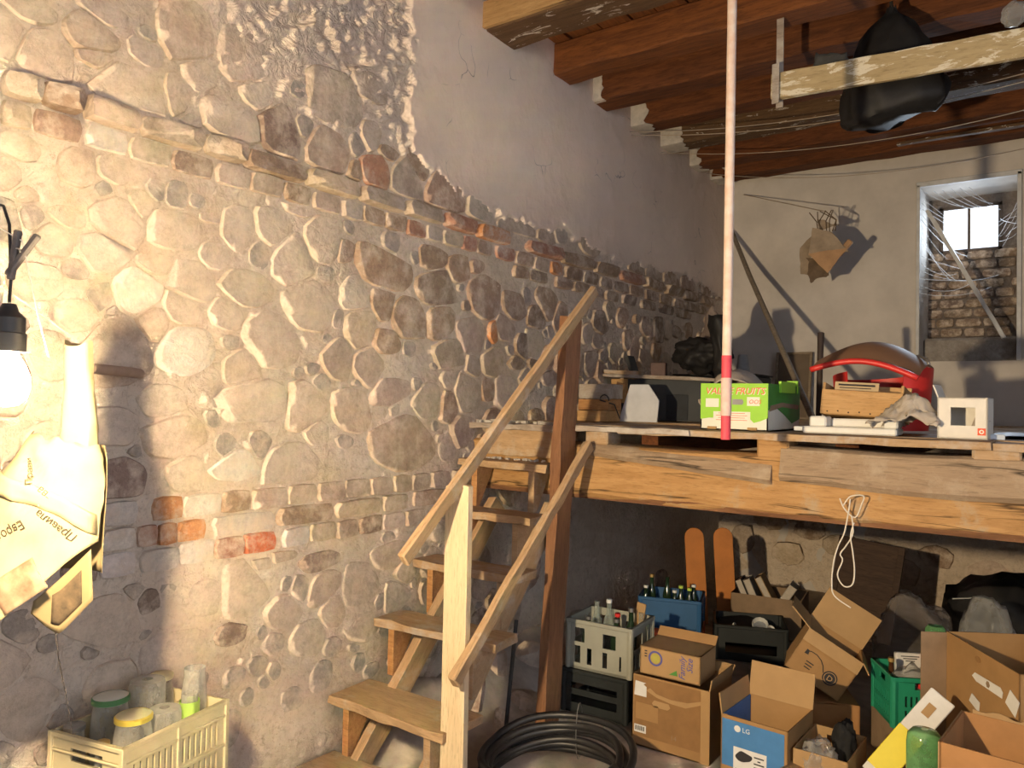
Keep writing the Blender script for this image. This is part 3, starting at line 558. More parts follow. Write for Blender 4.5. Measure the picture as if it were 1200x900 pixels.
for i, (s, cell) in enumerate(zip(ST + PB, CELLS)):
    if not cell or (s[0] > 3.35 and s[1] < 1.32 and i % 5): continue
    y, z, w, h, t = s
    if y > 2.15 and z > 1.25: t = {0: RS.choice([0, 1, 1]), 1: RS.choice([1, 2])}.get(int(t), t)
    cy = sum(p[0] for p in cell) / len(cell); cz = sum(p[1] for p in cell) / len(cell)
    out = [(p[0] - cy, p[1] - cz) for p in cell]
    small = i >= len(ST)
    dep = RS.uniform(.010, .017) if small else RS.uniform(.011, .024) * (1.2 if t in (2, 3) else 1)
    if z < .93 and y < 3: dep *= .75
    me_ = shell_rock(out, RS, 'stone', dep, 0 if not small else cy, 0 if not small else cz)
    if small:
        n = len(pb.v)
        pb.v += [v.co.copy() for v in me_.vertices]; pb.f += [tuple(k + n for k in p.vertices) for p in me_.polygons]
        bpy.data.meshes.remove(me_)
    else:
        o = piece('stone', me_, wall_left, (RS.uniform(-.004, .004), cy, cz), (1, 1, 1), (0, 0, 0), int(t))
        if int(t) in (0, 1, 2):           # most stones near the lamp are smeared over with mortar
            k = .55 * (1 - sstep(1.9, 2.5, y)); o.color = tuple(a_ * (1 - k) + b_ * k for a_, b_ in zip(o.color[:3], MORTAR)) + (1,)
o = obj('small_stones', pb.mesh('small_stones', smooth=42), M_stone, wall_left); o['kind'] = 'stuff'; o.color = (.42, .36, .30, 1)
for q in BRICKS.split(';'):
    a, b, c, d, t = q.split(); a, b, c, d, t = float(a), float(b), float(c), float(d), int(t)
    top = c > 2.41
    piece('brick', random.choice(BRKS), wall_left, (rnd(-.001, .003), (a + b) / 2, (c + d) / 2 + rnd(-.003, .003)), (rnd(.044, .055) if top else rnd(.016, .027), (b - a) * .985, (d - c) * .99), (rnd(-.02, .02), rnd(-.02, .02), rnd(-.02, .02)), t)

# ------------------------------------------------------------------ far wall with its deep window niche
YF = 6.87
b = MB()
panel_holes(b, 4.8, 3.85, .5, [(1.72, 2.37, 2.03, 3.43)], Matrix.Translation((-.1, YF + .25, -.1)))
wall_far = struct('wall_far', b.mesh('wall_far'), M_far, 'pale grey plastered end wall with a deep window niche')
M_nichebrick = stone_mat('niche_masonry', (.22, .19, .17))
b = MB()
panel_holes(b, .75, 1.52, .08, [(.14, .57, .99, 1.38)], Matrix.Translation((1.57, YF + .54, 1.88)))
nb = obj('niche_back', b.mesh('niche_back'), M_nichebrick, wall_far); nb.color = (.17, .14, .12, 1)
zz = 2.16
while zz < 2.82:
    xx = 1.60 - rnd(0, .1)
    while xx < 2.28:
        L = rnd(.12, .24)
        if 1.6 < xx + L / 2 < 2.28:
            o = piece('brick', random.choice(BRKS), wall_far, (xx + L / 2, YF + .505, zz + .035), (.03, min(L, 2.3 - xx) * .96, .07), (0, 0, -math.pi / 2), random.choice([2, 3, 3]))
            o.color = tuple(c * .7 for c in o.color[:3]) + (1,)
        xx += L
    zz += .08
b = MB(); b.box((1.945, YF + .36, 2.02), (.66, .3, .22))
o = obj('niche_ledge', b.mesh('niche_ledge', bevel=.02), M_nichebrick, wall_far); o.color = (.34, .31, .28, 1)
b = MB(); b.grid(lambda u, v: (4.6 * u, YF - .004 - .020 * noise.fractal(Vector((u * 14, v * 4, 5)), 1, 2, 4) - .008 * noise.noise(Vector((u * 60, v * 18, 2))), -.1 + 1.5 * v), 150, 50, .05)
obj('rough_footing', b.mesh('rough_footing', smooth=60), M_wall, wall_far)
for (x, z, w, h, t) in [(.45, .56, .30, .2, 2), (.80, .50, .26, .18, 2), (.62, .28, .3, .2, 1), (1.05, .40, .30, .2, 1), (.22, .36, .24, .26, 1), (1.5, .25, .3, .22, 1), (1.75, .40, .26, .18, 2), (2.1, .32, .3, .2, 1), (2.5, .42, .3, .2, 2), (.35, .8, .3, .2, 1), (1.3, .8, .3, .22, 1), (2.0, .75, .3, .24, 1)]:
    piece('stone', random.choice(ROCKS), wall_far, (x, YF - .006, z), (rnd(.014, .026), w, h), (0, rnd(-.2, .2), -math.pi / 2), t)
# unseen right and back walls; their openings are added for cool fill light
b = MB(); panel_holes(b, 9.2, 3.9, .3, [(.6, 4.3, .8, 3.5)], Matrix.Translation((4.75, -2.0, -.15)) @ Matrix.Rotation(math.pi / 2, 4, 'Z'))
struct('wall_right', b.mesh('wall_right'), M_far, 'plastered right wall of the store room with a wide open doorway added for daylight fill')
b = MB(); panel_holes(b, 5.1, 3.9, .3, [(2.6, 4.6, 1.5, 3.3)], Matrix.Translation((-.4, -1.75, -.1)))
struct('wall_back', b.mesh('wall_back'), M_far, 'wall behind the viewer with a wide opening added for daylight fill')

M_white = simple('flaking_white_paint', (.62, .63, .64), .7, .1, 12, .3)
M_glass = film('window_glass', (.75, .8, .85), .06, .05, .15)
win = bpy.data.objects.new('window_1', None); link(win); win.location = (1.925, YF + .49, 2.86); win['kind'] = 'structure'
win['label'] = 'small two-leaf window glaring with daylight at the back of the niche'
PARENT_M[win] = Matrix.Translation(win.location)
WX0, WX1, WZ0, WZ1 = 1.71, 2.14, 2.865, 3.255
b = MB()
for c, d in (((1.925, YF + .52, WZ0 + .012), (.45, .05, .03)), ((1.925, YF + .52, WZ1 - .01), (.45, .05, .03)), ((WX0 + .005, YF + .52, 3.06), (.03, .05, .39)), ((WX1 - .005, YF + .52, 3.06), (.03, .05, .39)), ((1.915, YF + .52, 3.06), (.022, .045, .39))):
    b.box(c, d)
obj('window_frame', b.mesh('window_frame', bevel=.003), simple('dark_window_frame', (.12, .09, .07), .7), win, Matrix.Identity(4))
for x0, x1 in ((1.727, 1.904), (1.926, 2.122)):
    b = MB(); b.box(((x0 + x1) / 2, YF + .52, 3.06), (x1 - x0, .004, .36))
    obj('pane', b, M_glass, win, Matrix.Identity(4))
t1 = struct('trim_1', MB().box((1.607, YF - .012, 2.62), (.026, .03, 1.44)).mesh('trim_1', bevel=.003), M_white, 'white board edging the left of the niche')
t2 = struct('trim_2', MB().box((2.283, YF - .012, 2.64), (.03, .03, 1.42)).mesh('trim_2', bevel=.003), M_white, 'white board edging the right of the niche')
t3 = struct('trim_3', MB().box((1.945, YF - .012, 3.345), (.71, .03, .04)).mesh('trim_3', bevel=.004), M_white, 'white board over the niche')
o = plank('brace_board', (1.665, YF + .02, 3.14), (2.19, YF + .02, 2.10), .03, .05, M_white, None, up=(0, 1, 0))
tag(o, 'narrow white board leaning diagonally across the window niche', 'board')

# ------------------------------------------------------------------ floor
def ground(x, y):
    h = .018 * noise.fractal(Vector((x * 1.6, y * 1.6, 0)), 1, 2, 4) + .006 * noise.noise(Vector((x * 14, y * 14, 3)))
    h += .20 * (1 - sstep(.55, .95, x)) * (1 - sstep(1.65, 2.0, y))
    h += .26 * (1 - sstep(.05, .42, x)) * sstep(2.3, 2.7, y) * (1 - sstep(4.2, 4.8, y)) * (.8 + .4 * noise.noise(Vector((x * 5, y * 5, 1))))
    return h - .012
b = MB(); b.grid(lambda u, v: (-.05 + 4.75 * u, -1.6 + 8.5 * v, ground(-.05 + 4.75 * u, -1.6 + 8.5 * v)), 100, 170)
struct('floor', b.mesh('floor', smooth=True, recalc=False), M_floor, 'dusty sand and dirt floor')
# loose stones of the heap beneath the stairs
M_heap = stone_mat('heap_stone', MORTAR)
HEAP = [(.20, 2.98, .13, 'brown stone at the front foot of the rubble heap under the stairs'), (.33, 3.26, .18, 'largest brown stone of the rubble heap, close to the tall post'), (.13, 3.24, .15, 'stone of the rubble heap lying against the wall under the stairs'), (.35, 3.55, .16, 'stone at the back of the rubble heap behind the tall post'), (.16, 3.52, .17, 'pale stone at the back of the rubble heap by the wall'), (.37, 2.99, .09, 'small stone in front of the rubble heap beside the black rod')]
for i, (x, y, s_, lb) in enumerate(HEAP):
    me_ = random.choice(ROCKS)
    o = bpy.data.objects.new('fallen_stone', me_); link(o)
    o.matrix_world = Matrix.Translation((x, y, ground(x, y) - .004)) @ Euler((rnd(-.2, .2), -math.pi / 2 + rnd(-.25, .25), rnd(0, 3))).to_matrix().to_4x4() @ Matrix.Diagonal((.07, s_, s_ * .85, 1))
    o.color = tone([2, 1, 1, 2, 0, 1][i])
    tag(o, lb, 'stone', 'stones of the rubble heap under the stairs')

# ------------------------------------------------------------------ ceiling: boards and old beams
b = MB(); b.box((2.2, 2.6, 3.80), (5.0, 9.0, .06))
ceiling = struct('ceiling', b, M_board, 'ceiling of old boards on heavy red-brown beams')
x = -.05
while x < 4.6:
    w = rnd(.15, .22)
    o = plank('ceiling_board', (x + w / 2, -1.5, 3.735 + rnd(0, .012)), (x + w / 2, 6.9, 3.735 + rnd(0, .012)), w - .008, .025, M_board, ceiling, seg=4)
    x += w
for i, (y, w, h, mt) in enumerate([(1.55, .2, .2, M_oldwood), (2.1, .2, .2, M_oldwood), (2.66, .2, .2, M_oldwood), (3.34, .27, .2, M_paintbeam), (3.98, .2, .19, M_board), (4.47, .2, .19, M_oldwood), (5.02, .2, .18, M_oldwood), (5.52, .2, .18, M_paintbeam), (6.1, .2, .18, M_oldwood), (6.55, .2, .17, M_oldwood)]):
    o = plank('beam', (-.12, y, 3.53 + h / 2 + rnd(-.008, .008)), (4.6, y + rnd(-.02, .02), 3.53 + h / 2 + rnd(-.01, .01)), w, h, mt, ceiling, seg=24, jit=.006, bevel=.012)
plank('beam_facing', (-.02, 3.19, 3.60), (4.6, 3.19, 3.60), .025, .14, M_lightbeam, ceiling, seg=16, jit=.003)
M_plastdab = simple('whitewash_dab', (.50, .46, .41), .95, .15, 20, .6)
for k, (y, w, h) in enumerate(((4.47, .2, .19), (5.02, .2, .18), (5.52, .2, .18), (6.1, .2, .18), (6.55, .2, .17))):
    # end of the beam smeared over with whitewash
    L = .10 + .05 * ((k * 7) % 3)
    n = 26; P = []
    for j in range(n):                      # walk round the beam's front, underside and back
        d = j / (n - 1) * (h * 2 + w)
        P.append((-w / 2 - .005, h - d) if d < h else ((-w / 2 + d - h, -.005) if d < h + w else (w / 2 + .005, d - h - w)))
    b = MB(); b.grid(lambda u, v: (.0 + v * (L + .07 * noise.noise(Vector((u * 9, k, 1))) + .03 * noise.noise(Vector((u * 31, k, 4)))), y + P[round(u * (n - 1))][0], 3.53 + P[round(u * (n - 1))][1]), n - 1, 3, .004)
    obj('whitewashed_end', b.mesh('whitewashed_end', smooth=40), M_plastdab, ceiling)

# ------------------------------------------------------------------ loft platform
loft = thing('loft_platform', 'timber loft platform carried on a big rough-hewn beam', 'platform', (2.2, 3.2, 0))
def beam_body(x0, x1, y0, y1, z0, z1, seg, jit, seed, tilt=0, zl=None):
    """hewn timber with uneven faces; zl gives the bottom line along x"""
    r = random.Random(seed); b = MB(); vs_, fs = [], []
    for i in range(seg + 1):
        x = x0 + (x1 - x0) * i / seg
        n = lambda k: jit * noise.noise(Vector((x * 2.2, k, seed))) + r.uniform(-.15, .15) * jit
        a0 = zl(x) if zl else z0
        vs_ += [(x, y0 + n(1) + .012, a0 + n(2)), (x, y0 + n(3) - .004, a0 + .02 + n(2)), (x, y0 + n(4) + tilt * .4, (a0 + z1) / 2), (x, y0 + n(4) + tilt, z1 - .012 + n(5)), (x, y0 + .02 + tilt + n(6), z1 + n(5)), (x, y1, z1 + n(5)), (x, y1, a0 + n(2))]
    for i in range(seg):
        for k in range(7):
            fs.append((i * 7 + k, i * 7 + (k + 1) % 7, i * 7 + 7 + (k + 1) % 7, i * 7 + 7 + k))
    fs += [tuple(reversed(range(7))), tuple(seg * 7 + k for k in range(7))]
    b.add(vs_, fs)
    return b
def centred(b):
    c = sum((Vector(v) for v in b.v), Vector()) / len(b.v)
    b.v = [Vector(v) - c for v in b.v]; return b, Matrix.Translation(c)
b, M_ = centred(beam_body(0, 4.5, 3.2, 3.44, 1.10, 1.35, 60, .010, 4))
obj('support_beam', b.mesh('support_beam', smooth=35), M_timber, loft, M_)
b, M_ = centred(beam_body(.665, 1.565, 3.178, 3.42, 1.28, 1.362, 22, .006, 9, .018, lambda x: 1.305 - .085 * (x - .66)))
b.v = [Vector((v.x, v.y, v.z - .045 * (v.x + .45) * (v.z > .02))) for v in b.v]
obj('wane_slab', b.mesh('wane_slab', smooth=35), M_wane, loft, M_)
b, M_ = centred(beam_body(1.60, 4.5, 3.175, 3.42, 1.24, 1.385, 46, .007, 11, .02, lambda x: 1.235 + .01 * math.sin(x * 5)))
obj('wane_slab', b.mesh('wane_slab', smooth=35), M_wane, loft, M_)
b = MB(); b.grid(lambda u, v: (4.5 * u, 3.196 + .018 * (1 - v) - .004 * noise.noise(Vector((u * 40, v, 1))), 1.093 + (.026 + .020 * noise.noise(Vector((u * 13, 3, 1)))) * v), 90, 3, .012)
b, M_ = centred(b)
obj('bark_strip', b.mesh('bark_strip', smooth=40), M_redpost, loft, M_)
for x0, x1, z0, z1, mt in ((1.50, 1.63, 1.335, 1.415, M_timber), (2.27, 2.42, 1.37, 1.415, M_deck), (.68, .80, 1.36, 1.415, M_deck), (3.1, 3.25, 1.37, 1.415, M_deck)):
    b = MB(); b.box((0, 0, 0), (x1 - x0, .14, z1 - z0 + .02))
    obj('spacer_block', b.mesh('spacer_block', bevel=.008), mt, loft, Matrix.Translation(((x0 + x1) / 2, 3.27, (z0 + z1) / 2)))
# deck boards: the front row shows its edges
DZ = 1.425
plank('deck_board', (.02, 3.225, DZ - .002), (.60, 3.215, DZ - .006), .17, .03, M_dusty, loft, jit=.004)
plank('deck_board', (.68, 3.16, DZ + .004), (1.215, 3.22, DZ + .004), .13, .026, M_dusty, loft, jit=.003)
plank('deck_board', (.86, 3.26, DZ), (2.33, 3.255, DZ), .17, .03, M_deck, loft, seg=14, jit=.003)
plank('deck_board', (2.335, 3.265, DZ - .004), (4.5, 3.26, DZ - .004), .17, .03, M_deck, loft, seg=14, jit=.003)
y = 3.35
while y < 6.75:
    w = rnd(.17, .23)
    plank('deck_board', (.02, y + w / 2, DZ + rnd(-.004, .0)), (4.5, y + w / 2, DZ + rnd(-.004, .0)), w - .006, .03, M_deck, loft, seg=6)
    y += w
for x in (.9, 1.8, 2.7, 3.6):
    plank('joist', (x, 3.45, 1.345), (x, 6.86, 1.345), .09, .125, M_oldwood, loft, seg=4)

# ------------------------------------------------------------------ stairs
stairs = thing('wooden_staircase', 'rough open wooden staircase with board treads climbing to the loft', 'staircase', (.35, 2.6, 0))
TREADS = [(1.256, 3.04, .03, .565, .13, M_stair), (1.02, 2.90, .06, .575, .16, M_stair), (.79, 2.72, .03, .625, .17, M_deck), (.57, 2.47, .03, .665, .18, M_deck), (.305, 2.215, .03, .665, .24, M_stair), (.075, 2.02, .05, .66, .22, M_stair)]
for i, (z, y, x0, x1, d, mt) in enumerate(TREADS):
    dz = .006 * (i % 3 - 1)
    plank('tread', (x0, y + d / 2, z - .018), (x1, y + d / 2 + (.05 if i == 3 else 0), z - .018 + dz), d, .036, mt, stairs, jit=.004, waney=.02, seed=i + 20)
    for xs in (x0 + .10, x1 - .09):
        b = MB(); b.prism([(0, 0), (.15, 0), (.12, -.05), (.03, -.20), (0, -.20)], -.017, .017, Matrix.Rotation(math.pi / 2, 4, 'Z'))
        obj('cleat', b.mesh('cleat', bevel=.002), M_stair2 if xs < .3 else M_stair, stairs, Matrix.Translation((xs, y + .01, z - .036)))
plank('stringer', (.185, 2.22, .0), (.185, 3.17, 1.03), .045, .10, M_stair, stairs, up=(0, -1, 1), seg=12, jit=.004)
plank('stringer', (.525, 2.22, .0), (.525, 3.17, 1.03), .045, .10, M_stair, stairs, up=(0, -1, 1), seg=12, jit=.004)
plank('riser_board', (.10, 3.185, 1.34), (.52, 3.185, 1.34), .13, .02, M_stair, stairs, up=(0, -1, 0))
# tall plank post, narrow edge to the front
plank('tall_post', (.545, 3.12, 0), (.648, 3.105, 1.95), .050, .13, M_redpost, stairs, up=(0, -1, 0), seg=14, jit=.004)
# pale newel with a notch for the rail
b = MB(); b.prism([(-.055, -.615), (.055, -.615), (.055, .615), (.018, .62), (.004, .56), (-.03, .54), (-.038, .612), (-.055, .61)], -.015, .015, None)
# local x becomes height for the grain
RM = Matrix(((0, 0, 1, 0), (0, 1, 0, 0), (-1, 0, 0, 0), (0, 0, 0, 1)))
b.v = [RM @ v for v in b.v]
obj('newel_post', b.mesh('newel_post', bevel=.002), M_pale, stairs, Matrix.Translation((.688, 2.25, .615)) @ RM.inverted())
plank('handrail', (.694, 1.945, .995), (.719, 3.20, 2.087), .032, .055, M_stair, stairs, seg=14, jit=.003, bevel=.006)
plank('mid_rail', (.766, 2.14, .538), (.735, 3.15, 1.355), .032, .055, M_stair, stairs, seg=14, jit=.004, bevel=.006)

# ------------------------------------------------------------------ hanging bulb
lamp = thing('pendant_lamp', 'bare glowing light bulb in a black socket on a thin cord', 'lamp', BULB)
m_, nt, nd, lk, bs = new_mat('glowing_bulb')
em = nt.nodes.new('ShaderNodeEmission'); em.inputs[0].default_value = (1.0, .77, .48, 1)
fo = nt.nodes.new('ShaderNodeLightFalloff'); fo.inputs['Strength'].default_value = BULB_LINEAR
fo2 = nt.nodes.new('ShaderNodeLightFalloff'); fo2.inputs['Strength'].default_value = BULB_QUAD
ad = nt.nodes.new('ShaderNodeMath'); ad.operation = 'ADD'
lk.new(fo.outputs['Linear'], ad.inputs[0]); lk.new(fo2.outputs['Quadratic'], ad.inputs[1]); lk.new(ad.outputs[0], em.inputs[1])
lk.new(em.outputs[0], nd['Material Output'].inputs[0])
b = MB(); b.lathe([(.004, -.042), (.016, -.039), (.026, -.029), (.030, -.014), (.029, 0), (.023, .016), (.015, .030), (.013, .040)], 12)
obj('bulb', b.mesh('bulb', smooth=True), m_, lamp)
M_black = simple('black_plastic', (.03, .028, .026), .5, .1)
b = MB(); b.lathe([(.017, .036), (.0235, .036), (.0235, .062), (.0215, .064), (.0215, .085), (.013, .094), (.009, .105), (.003, .106)], 18)
obj('socket', b.mesh('socket', smooth=40), M_black, lamp)
b = MB(); b.tube([(0, 0, .10), (.003, 0, .14), (-.002, 0, .18), (-.008, 0, .22), (-.03, 0, .25), (-.10, -.02, .27), (-.35, -.05, .42)], .0022, 6)
obj('cord', b.mesh('cord', smooth=True), M_black, lamp)

# ------------------------------------------------------------------ shared materials for the objects
M_card = simple('cardboard', (.345, .197, .078), .85, .07, 9, .1, space='Object')
M_card2 = simple('pale_cardboard', (.40, .25, .112), .85, .06, 9, .1, space='Object')
M_card3 = simple('orange_cardboard', (.40, .20, .075), .85, .08, 9, .1, space='Object')
M_cardk = simple('dark_dusty_cardboard', (.28, .19, .115), .9, .12, 9, .1, space='Object')
M_print = simple('brown_print', (.27, .145, .055), .85, .08, 20)
M_blueprint = simple('blue_print', (.06, .20, .44), .7, .06, 20)
M_paper = simple('white_paper', (.68, .67, .64), .8, .05, 20)
M_ink = simple('dark_ink', (.03, .028, .03), .8, .05, 20)
M_inkblue = simple('blue_ink', (.08, .09, .30), .8, .05, 20)
M_dust = simple('dark_dusty_thing', (.05, .05, .048), .8, .2, 9, .2)
M_glassjar = film('jar_glass', (.62, .60, .52), .34, .12, .36)
M_plasticfilm = film('cloudy_plastic', (.62, .62, .60), .20, .22, .30)
M_plasticfilm2 = film('brownish_plastic', (.45, .40, .36), .16, .22, .30)
M_bottle = simple('dark_green_glass', (.02, .04, .02), .12, .2, spec=.6)
M_brownbottle = simple('brown_glass', (.07, .028, .012), .12, .2, spec=.6)
M_clearbottle = film('clear_bottle_glass', (.55, .62, .58), .2, .06, .35)
M_capw = simple('white_cap', (.72, .72, .68), .5, .05)
M_capg = simple('lime_cap', (.50, .66, .10), .5, .05)
M_capgold = simple('gold_cap', (.62, .42, .16), .35, .05, metallic=.6)
M_red = simple('red_plastic', (.62, .035, .03), .4, .08, 8)
M_tin = simple('tin', (.45, .44, .42), .35, .1, metallic=.8)

def hinge(b, w, L, t, p, axis_x, out, ang):
    """flap of width w, length L from edge point p, opened by 'ang' degrees outward from straight up"""
    a = math.radians(ang)
    d = Vector((0, 0, 1)) * math.cos(a) + Vector(out) * math.sin(a)
    n = Vector(axis_x).cross(d)
    M_ = frame(axis_x, n, d, Vector(p))
    b.box((0, 0, L / 2), (w, t, L), M_)
    return M_

def carton(name, label, M, size, flaps, mat=M_card, inner=None, t=.005, group=None, holes=None, cat='carton', flaplen=None, open_top=True):
    w, d, h = size
    T = thing(name, label, cat, M=M, group=group)
    b = MB()
    b.box((0, 0, t / 2), (w, d, t))
    I = Matrix.Identity(4)
    for key, A in (('front', Matrix.Translation((-w / 2, -d / 2 + t / 2, 0))), ('back', Matrix.Translation((-w / 2, d / 2 - t / 2, 0))),
                   ('left', Matrix.Translation((-w / 2 + t / 2, -d / 2, 0)) @ Matrix.Rotation(math.pi / 2, 4, 'Z')), ('right', Matrix.Translation((w / 2 - t / 2, -d / 2, 0)) @ Matrix.Rotation(math.pi / 2, 4, 'Z'))):
        L = w if key in ('front', 'back') else d
        panel_holes(b, L, h, t, (holes or {}).get(key, []), A)
    if not open_top: b.box((0, 0, h - t / 2), (w, d, t))
    obj('body', b.mesh('body'), mat, T)
    fl = flaplen or {}
    for key, ang in flaps.items():
        b = MB()
        L = fl.get(key, (d if key in ('front', 'back') else w) / 2 * .98)
        if key == 'front': hinge(b, w, L, t, (0, -d / 2 + t / 2, h), (1, 0, 0), (0, -1, 0), ang)
        if key == 'back': hinge(b, w, L, t, (0, d / 2 - t / 2, h), (1, 0, 0), (0, 1, 0), ang)
        if key == 'left': hinge(b, d, L, t, (-w / 2 + t / 2, 0, h), (0, 1, 0), (-1, 0, 0), ang)
        if key == 'right': hinge(b, d, L, t, (w / 2 - t / 2, 0, h), (0, 1, 0), (1, 0, 0), ang)
        obj('flap', b.mesh('flap'), inner or mat, T)
    return T

def face(w, d, h, u, v, key='front', off=.0006):
    """local matrix on a box face at u (right), v (up) from its lower left corner; x right, y up, z out"""
    if key == 'front': return frame((1, 0, 0), (0, 0, 1), (0, -1, 0), (-w / 2 + u, -d / 2 - off, v))
    if key == 'right': return frame((0, 1, 0), (0, 0, 1), (1, 0, 0), (w / 2 + off, -d / 2 + u, v))
    if key == 'left': return frame((0, -1, 0), (0, 0, 1), (-1, 0, 0), (-w / 2 - off, d / 2 - u, v))
    return frame((1, 0, 0), (0, 1, 0), (0, 0, 1), (-w / 2 + u, -d / 2 + v, h + off))

def patch(name, T, M, outline, mat, thick=.0008):
    """flat printed or pasted patch; outline in the face's x,y"""
    b = MB(); n = len(outline)
    b.add([(x, y, -.0004) for x, y in outline] + [(x, y, thick) for x, y in outline],
          [tuple(reversed(range(n))), tuple(range(n, 2 * n))] + [(i, (i + 1) % n, (i + 1) % n + n, i + n) for i in range(n)])
    o = obj(name, b, mat, T); o.matrix_local = M
    return o
def rect(w, h, x=0, y=0): return [(x, y), (x + w, y), (x + w, y + h), (x, y + h)]
def disc(r, x=0, y=0, n=24, r2=None): return [(x + r * math.cos(2 * math.pi * k / n), y + (r2 or r) * math.sin(2 * math.pi * k / n)) for k in range(n)]
def ring(T, M, r0, r1, mat, name='printed_ring', x=0, y=0, n=28):
    b = MB(); P = disc(r0, x, y, n); Q = disc(r1, x, y, n)
    b.add([(a, c, .0006) for a, c in P + Q], [(k, (k + 1) % n, n + (k + 1) % n, n + k) for k in range(n)])
    o = obj(name, b, mat, T); o.matrix_local = M; return o
def barcode(T, M, w, h):
    patch('label_sticker', T, M, rect(w, h), M_paper)
    b = MB(); x = w * .1; r = random.Random(2)
    while x < w * .9:
        q = r.uniform(.002, .005); b.box((x + q / 2, h * .55, .0012), (q, h * .6, .0006)); x += q + r.uniform(.002, .004)
    o = obj('barcode', b, M_ink, T); o.matrix_local = M

def bottle(loc, h=.24, r=.031, mat=M_bottle, cap=M_tin, label='', group=None, tilt=(0, 0)):
    M_ = Matrix.Translation(loc) @ Matrix.Rotation(tilt[0], 4, 'X') @ Matrix.Rotation(tilt[1], 4, 'Y')
    T = thing('glass_bottle', label, 'bottle', M=M_, group=group)
    b = MB(); b.lathe([(r * .9, 0), (r, .01), (r, h * .55), (r * .85, h * .66), (r * .45, h * .78), (r * .4, h * .95), (r * .46, h * .96), (r * .46, h)], 12)
    obj('glass', b.mesh('glass', smooth=40), mat, T)
    if cap:
        b = MB(); b.lathe([(r * .5, h * .955), (r * .5, h + .006), (r * .3, h + .009)], 12)
        obj('cap', b.mesh('cap', smooth=40), cap, T)
    return T

# ------------------------------------------------------------------ newspaper bundle near the bulb
NS = 1.67 / 900                      # a photographed unit at the bundle's distance, metres
NB = Vector((.745, .802, 1.026))
npM = frame(R0, F0, U0, NB)
news = thing('newspaper_bundle', 'bundle wrapped in yellowed newspaper hanging upside down beside the bulb', 'bundle', M=npM)
M_news = simple('yellowed_newsprint', (.40, .33, .18), .9, .06, 7, .15)
M_newsd = simple('browned_newsprint', (.30, .225, .11), .9, .1, 7, .15)
M_photo = simple('newspaper_photo', (.17, .10, .06), .9, .25, 22, c2=(.33, .24, .15))
M_photok = simple('dark_newspaper_photo', (.05, .036, .022), .9, .2, 22, c2=(.16, .11, .06))
M_nink = simple('newspaper_ink', (.05, .04, .026), .9, .1)
# outline of the bundle: height above base (units), left and right limit
PROF = [(0, -95, 44), (40, -110, 50), (110, -105, 51), (170, -78, 53), (205, -50, 52), (240, -30, 44), (340, -20, 40)]
def limits(v):
    return interp([(p[0], p[1]) for p in PROF], v), interp([(p[0], p[2]) for p in PROF], v)
def on_bundle(u, v, off=0.0):
    """u right, v up in units; the front skin bulges towards the room"""
    a, c = limits(v); cx, hw = (a + c) / 2, (c - a) / 2 + .5
    q = max(-1, min(1, (u - cx) / hw))
    crump = 7 * noise.noise(Vector((u * .02, v * .014, 2))) + 7 * abs(noise.noise(Vector((u * .035 + v * .02, v * .022 - u * .02, 7)))) + 2 * noise.noise(Vector((u * .08, v * .06, 4)))
    y = -(min(hw, 48) * .75) * math.sqrt(max(0, 1 - q * q)) + crump
    return Vector((u * NS, (y - off) * NS, v * NS))
def back_of(u, v):
    p = on_bundle(u, v); a, c = limits(v); q = max(-1, min(1, (u - (a + c) / 2) / ((c - a) / 2 + .5)))
    return Vector((p.x, (26 * math.sqrt(max(0, 1 - q * q))) * NS, p.z))
b = MB()
def skin(u, v):
    s_ = .5 - .5 * math.cos(math.pi * u)
    vmin = max(0, .92 * (-100 + 152 * s_ + 65)) + 3 * math.sin(9 * s_)
    vtop = 236 + 9 * noise.noise(Vector((s_ * 6, 1, 1))) - 14 * s_
    vv = vmin + v * (vtop - vmin); a, c = limits(vv)
    x = a + (c - a) * s_
    return on_bundle(x, vv)
b.grid(skin, 30, 26, .0012)
obj('front_sheet', b.mesh('front_sheet', smooth=True), M_news, news)
b = MB(); b.grid(lambda u, v: back_of(*(lambda vv: (limits(vv)[0] + (limits(vv)[1] - limits(vv)[0]) * (.5 - .5 * math.cos(math.pi * u)), vv))(70 + v * 150)), 18, 16, .0012)
obj('back_sheet', b.mesh('back_sheet', smooth=True), M_newsd, news)
b = MB()
def core(u, v):
    a = 2 * math.pi * u; vv = 175 + 165 * v
    q = Vector((math.cos(a) * 1.3, math.sin(a) * 1.3, vv * .02))
    k = 1 + .18 * noise.noise(q) + .16 * abs(noise.noise(q * 2.3))
    wd = interp([(175, 24), (240, 19), (285, 15.5), (340, 14)], vv)
    return Vector(((20 + 3 * math.sin(vv * .03) + wd * math.copysign(abs(math.cos(a)) ** .7, math.cos(a)) * k) * NS, (-4 + wd * .75 * math.copysign(abs(math.sin(a)) ** .7, math.sin(a)) * k) * NS, (vv + (4 * math.cos(a * 2) if v == 1 else 0)) * NS))
b.grid(core, 28, 18)
b.f.append(tuple(len(b.v) - 29 + k for k in range(28)))
obj('inner_roll', b.mesh('inner_roll', smooth=50), M_news, news)
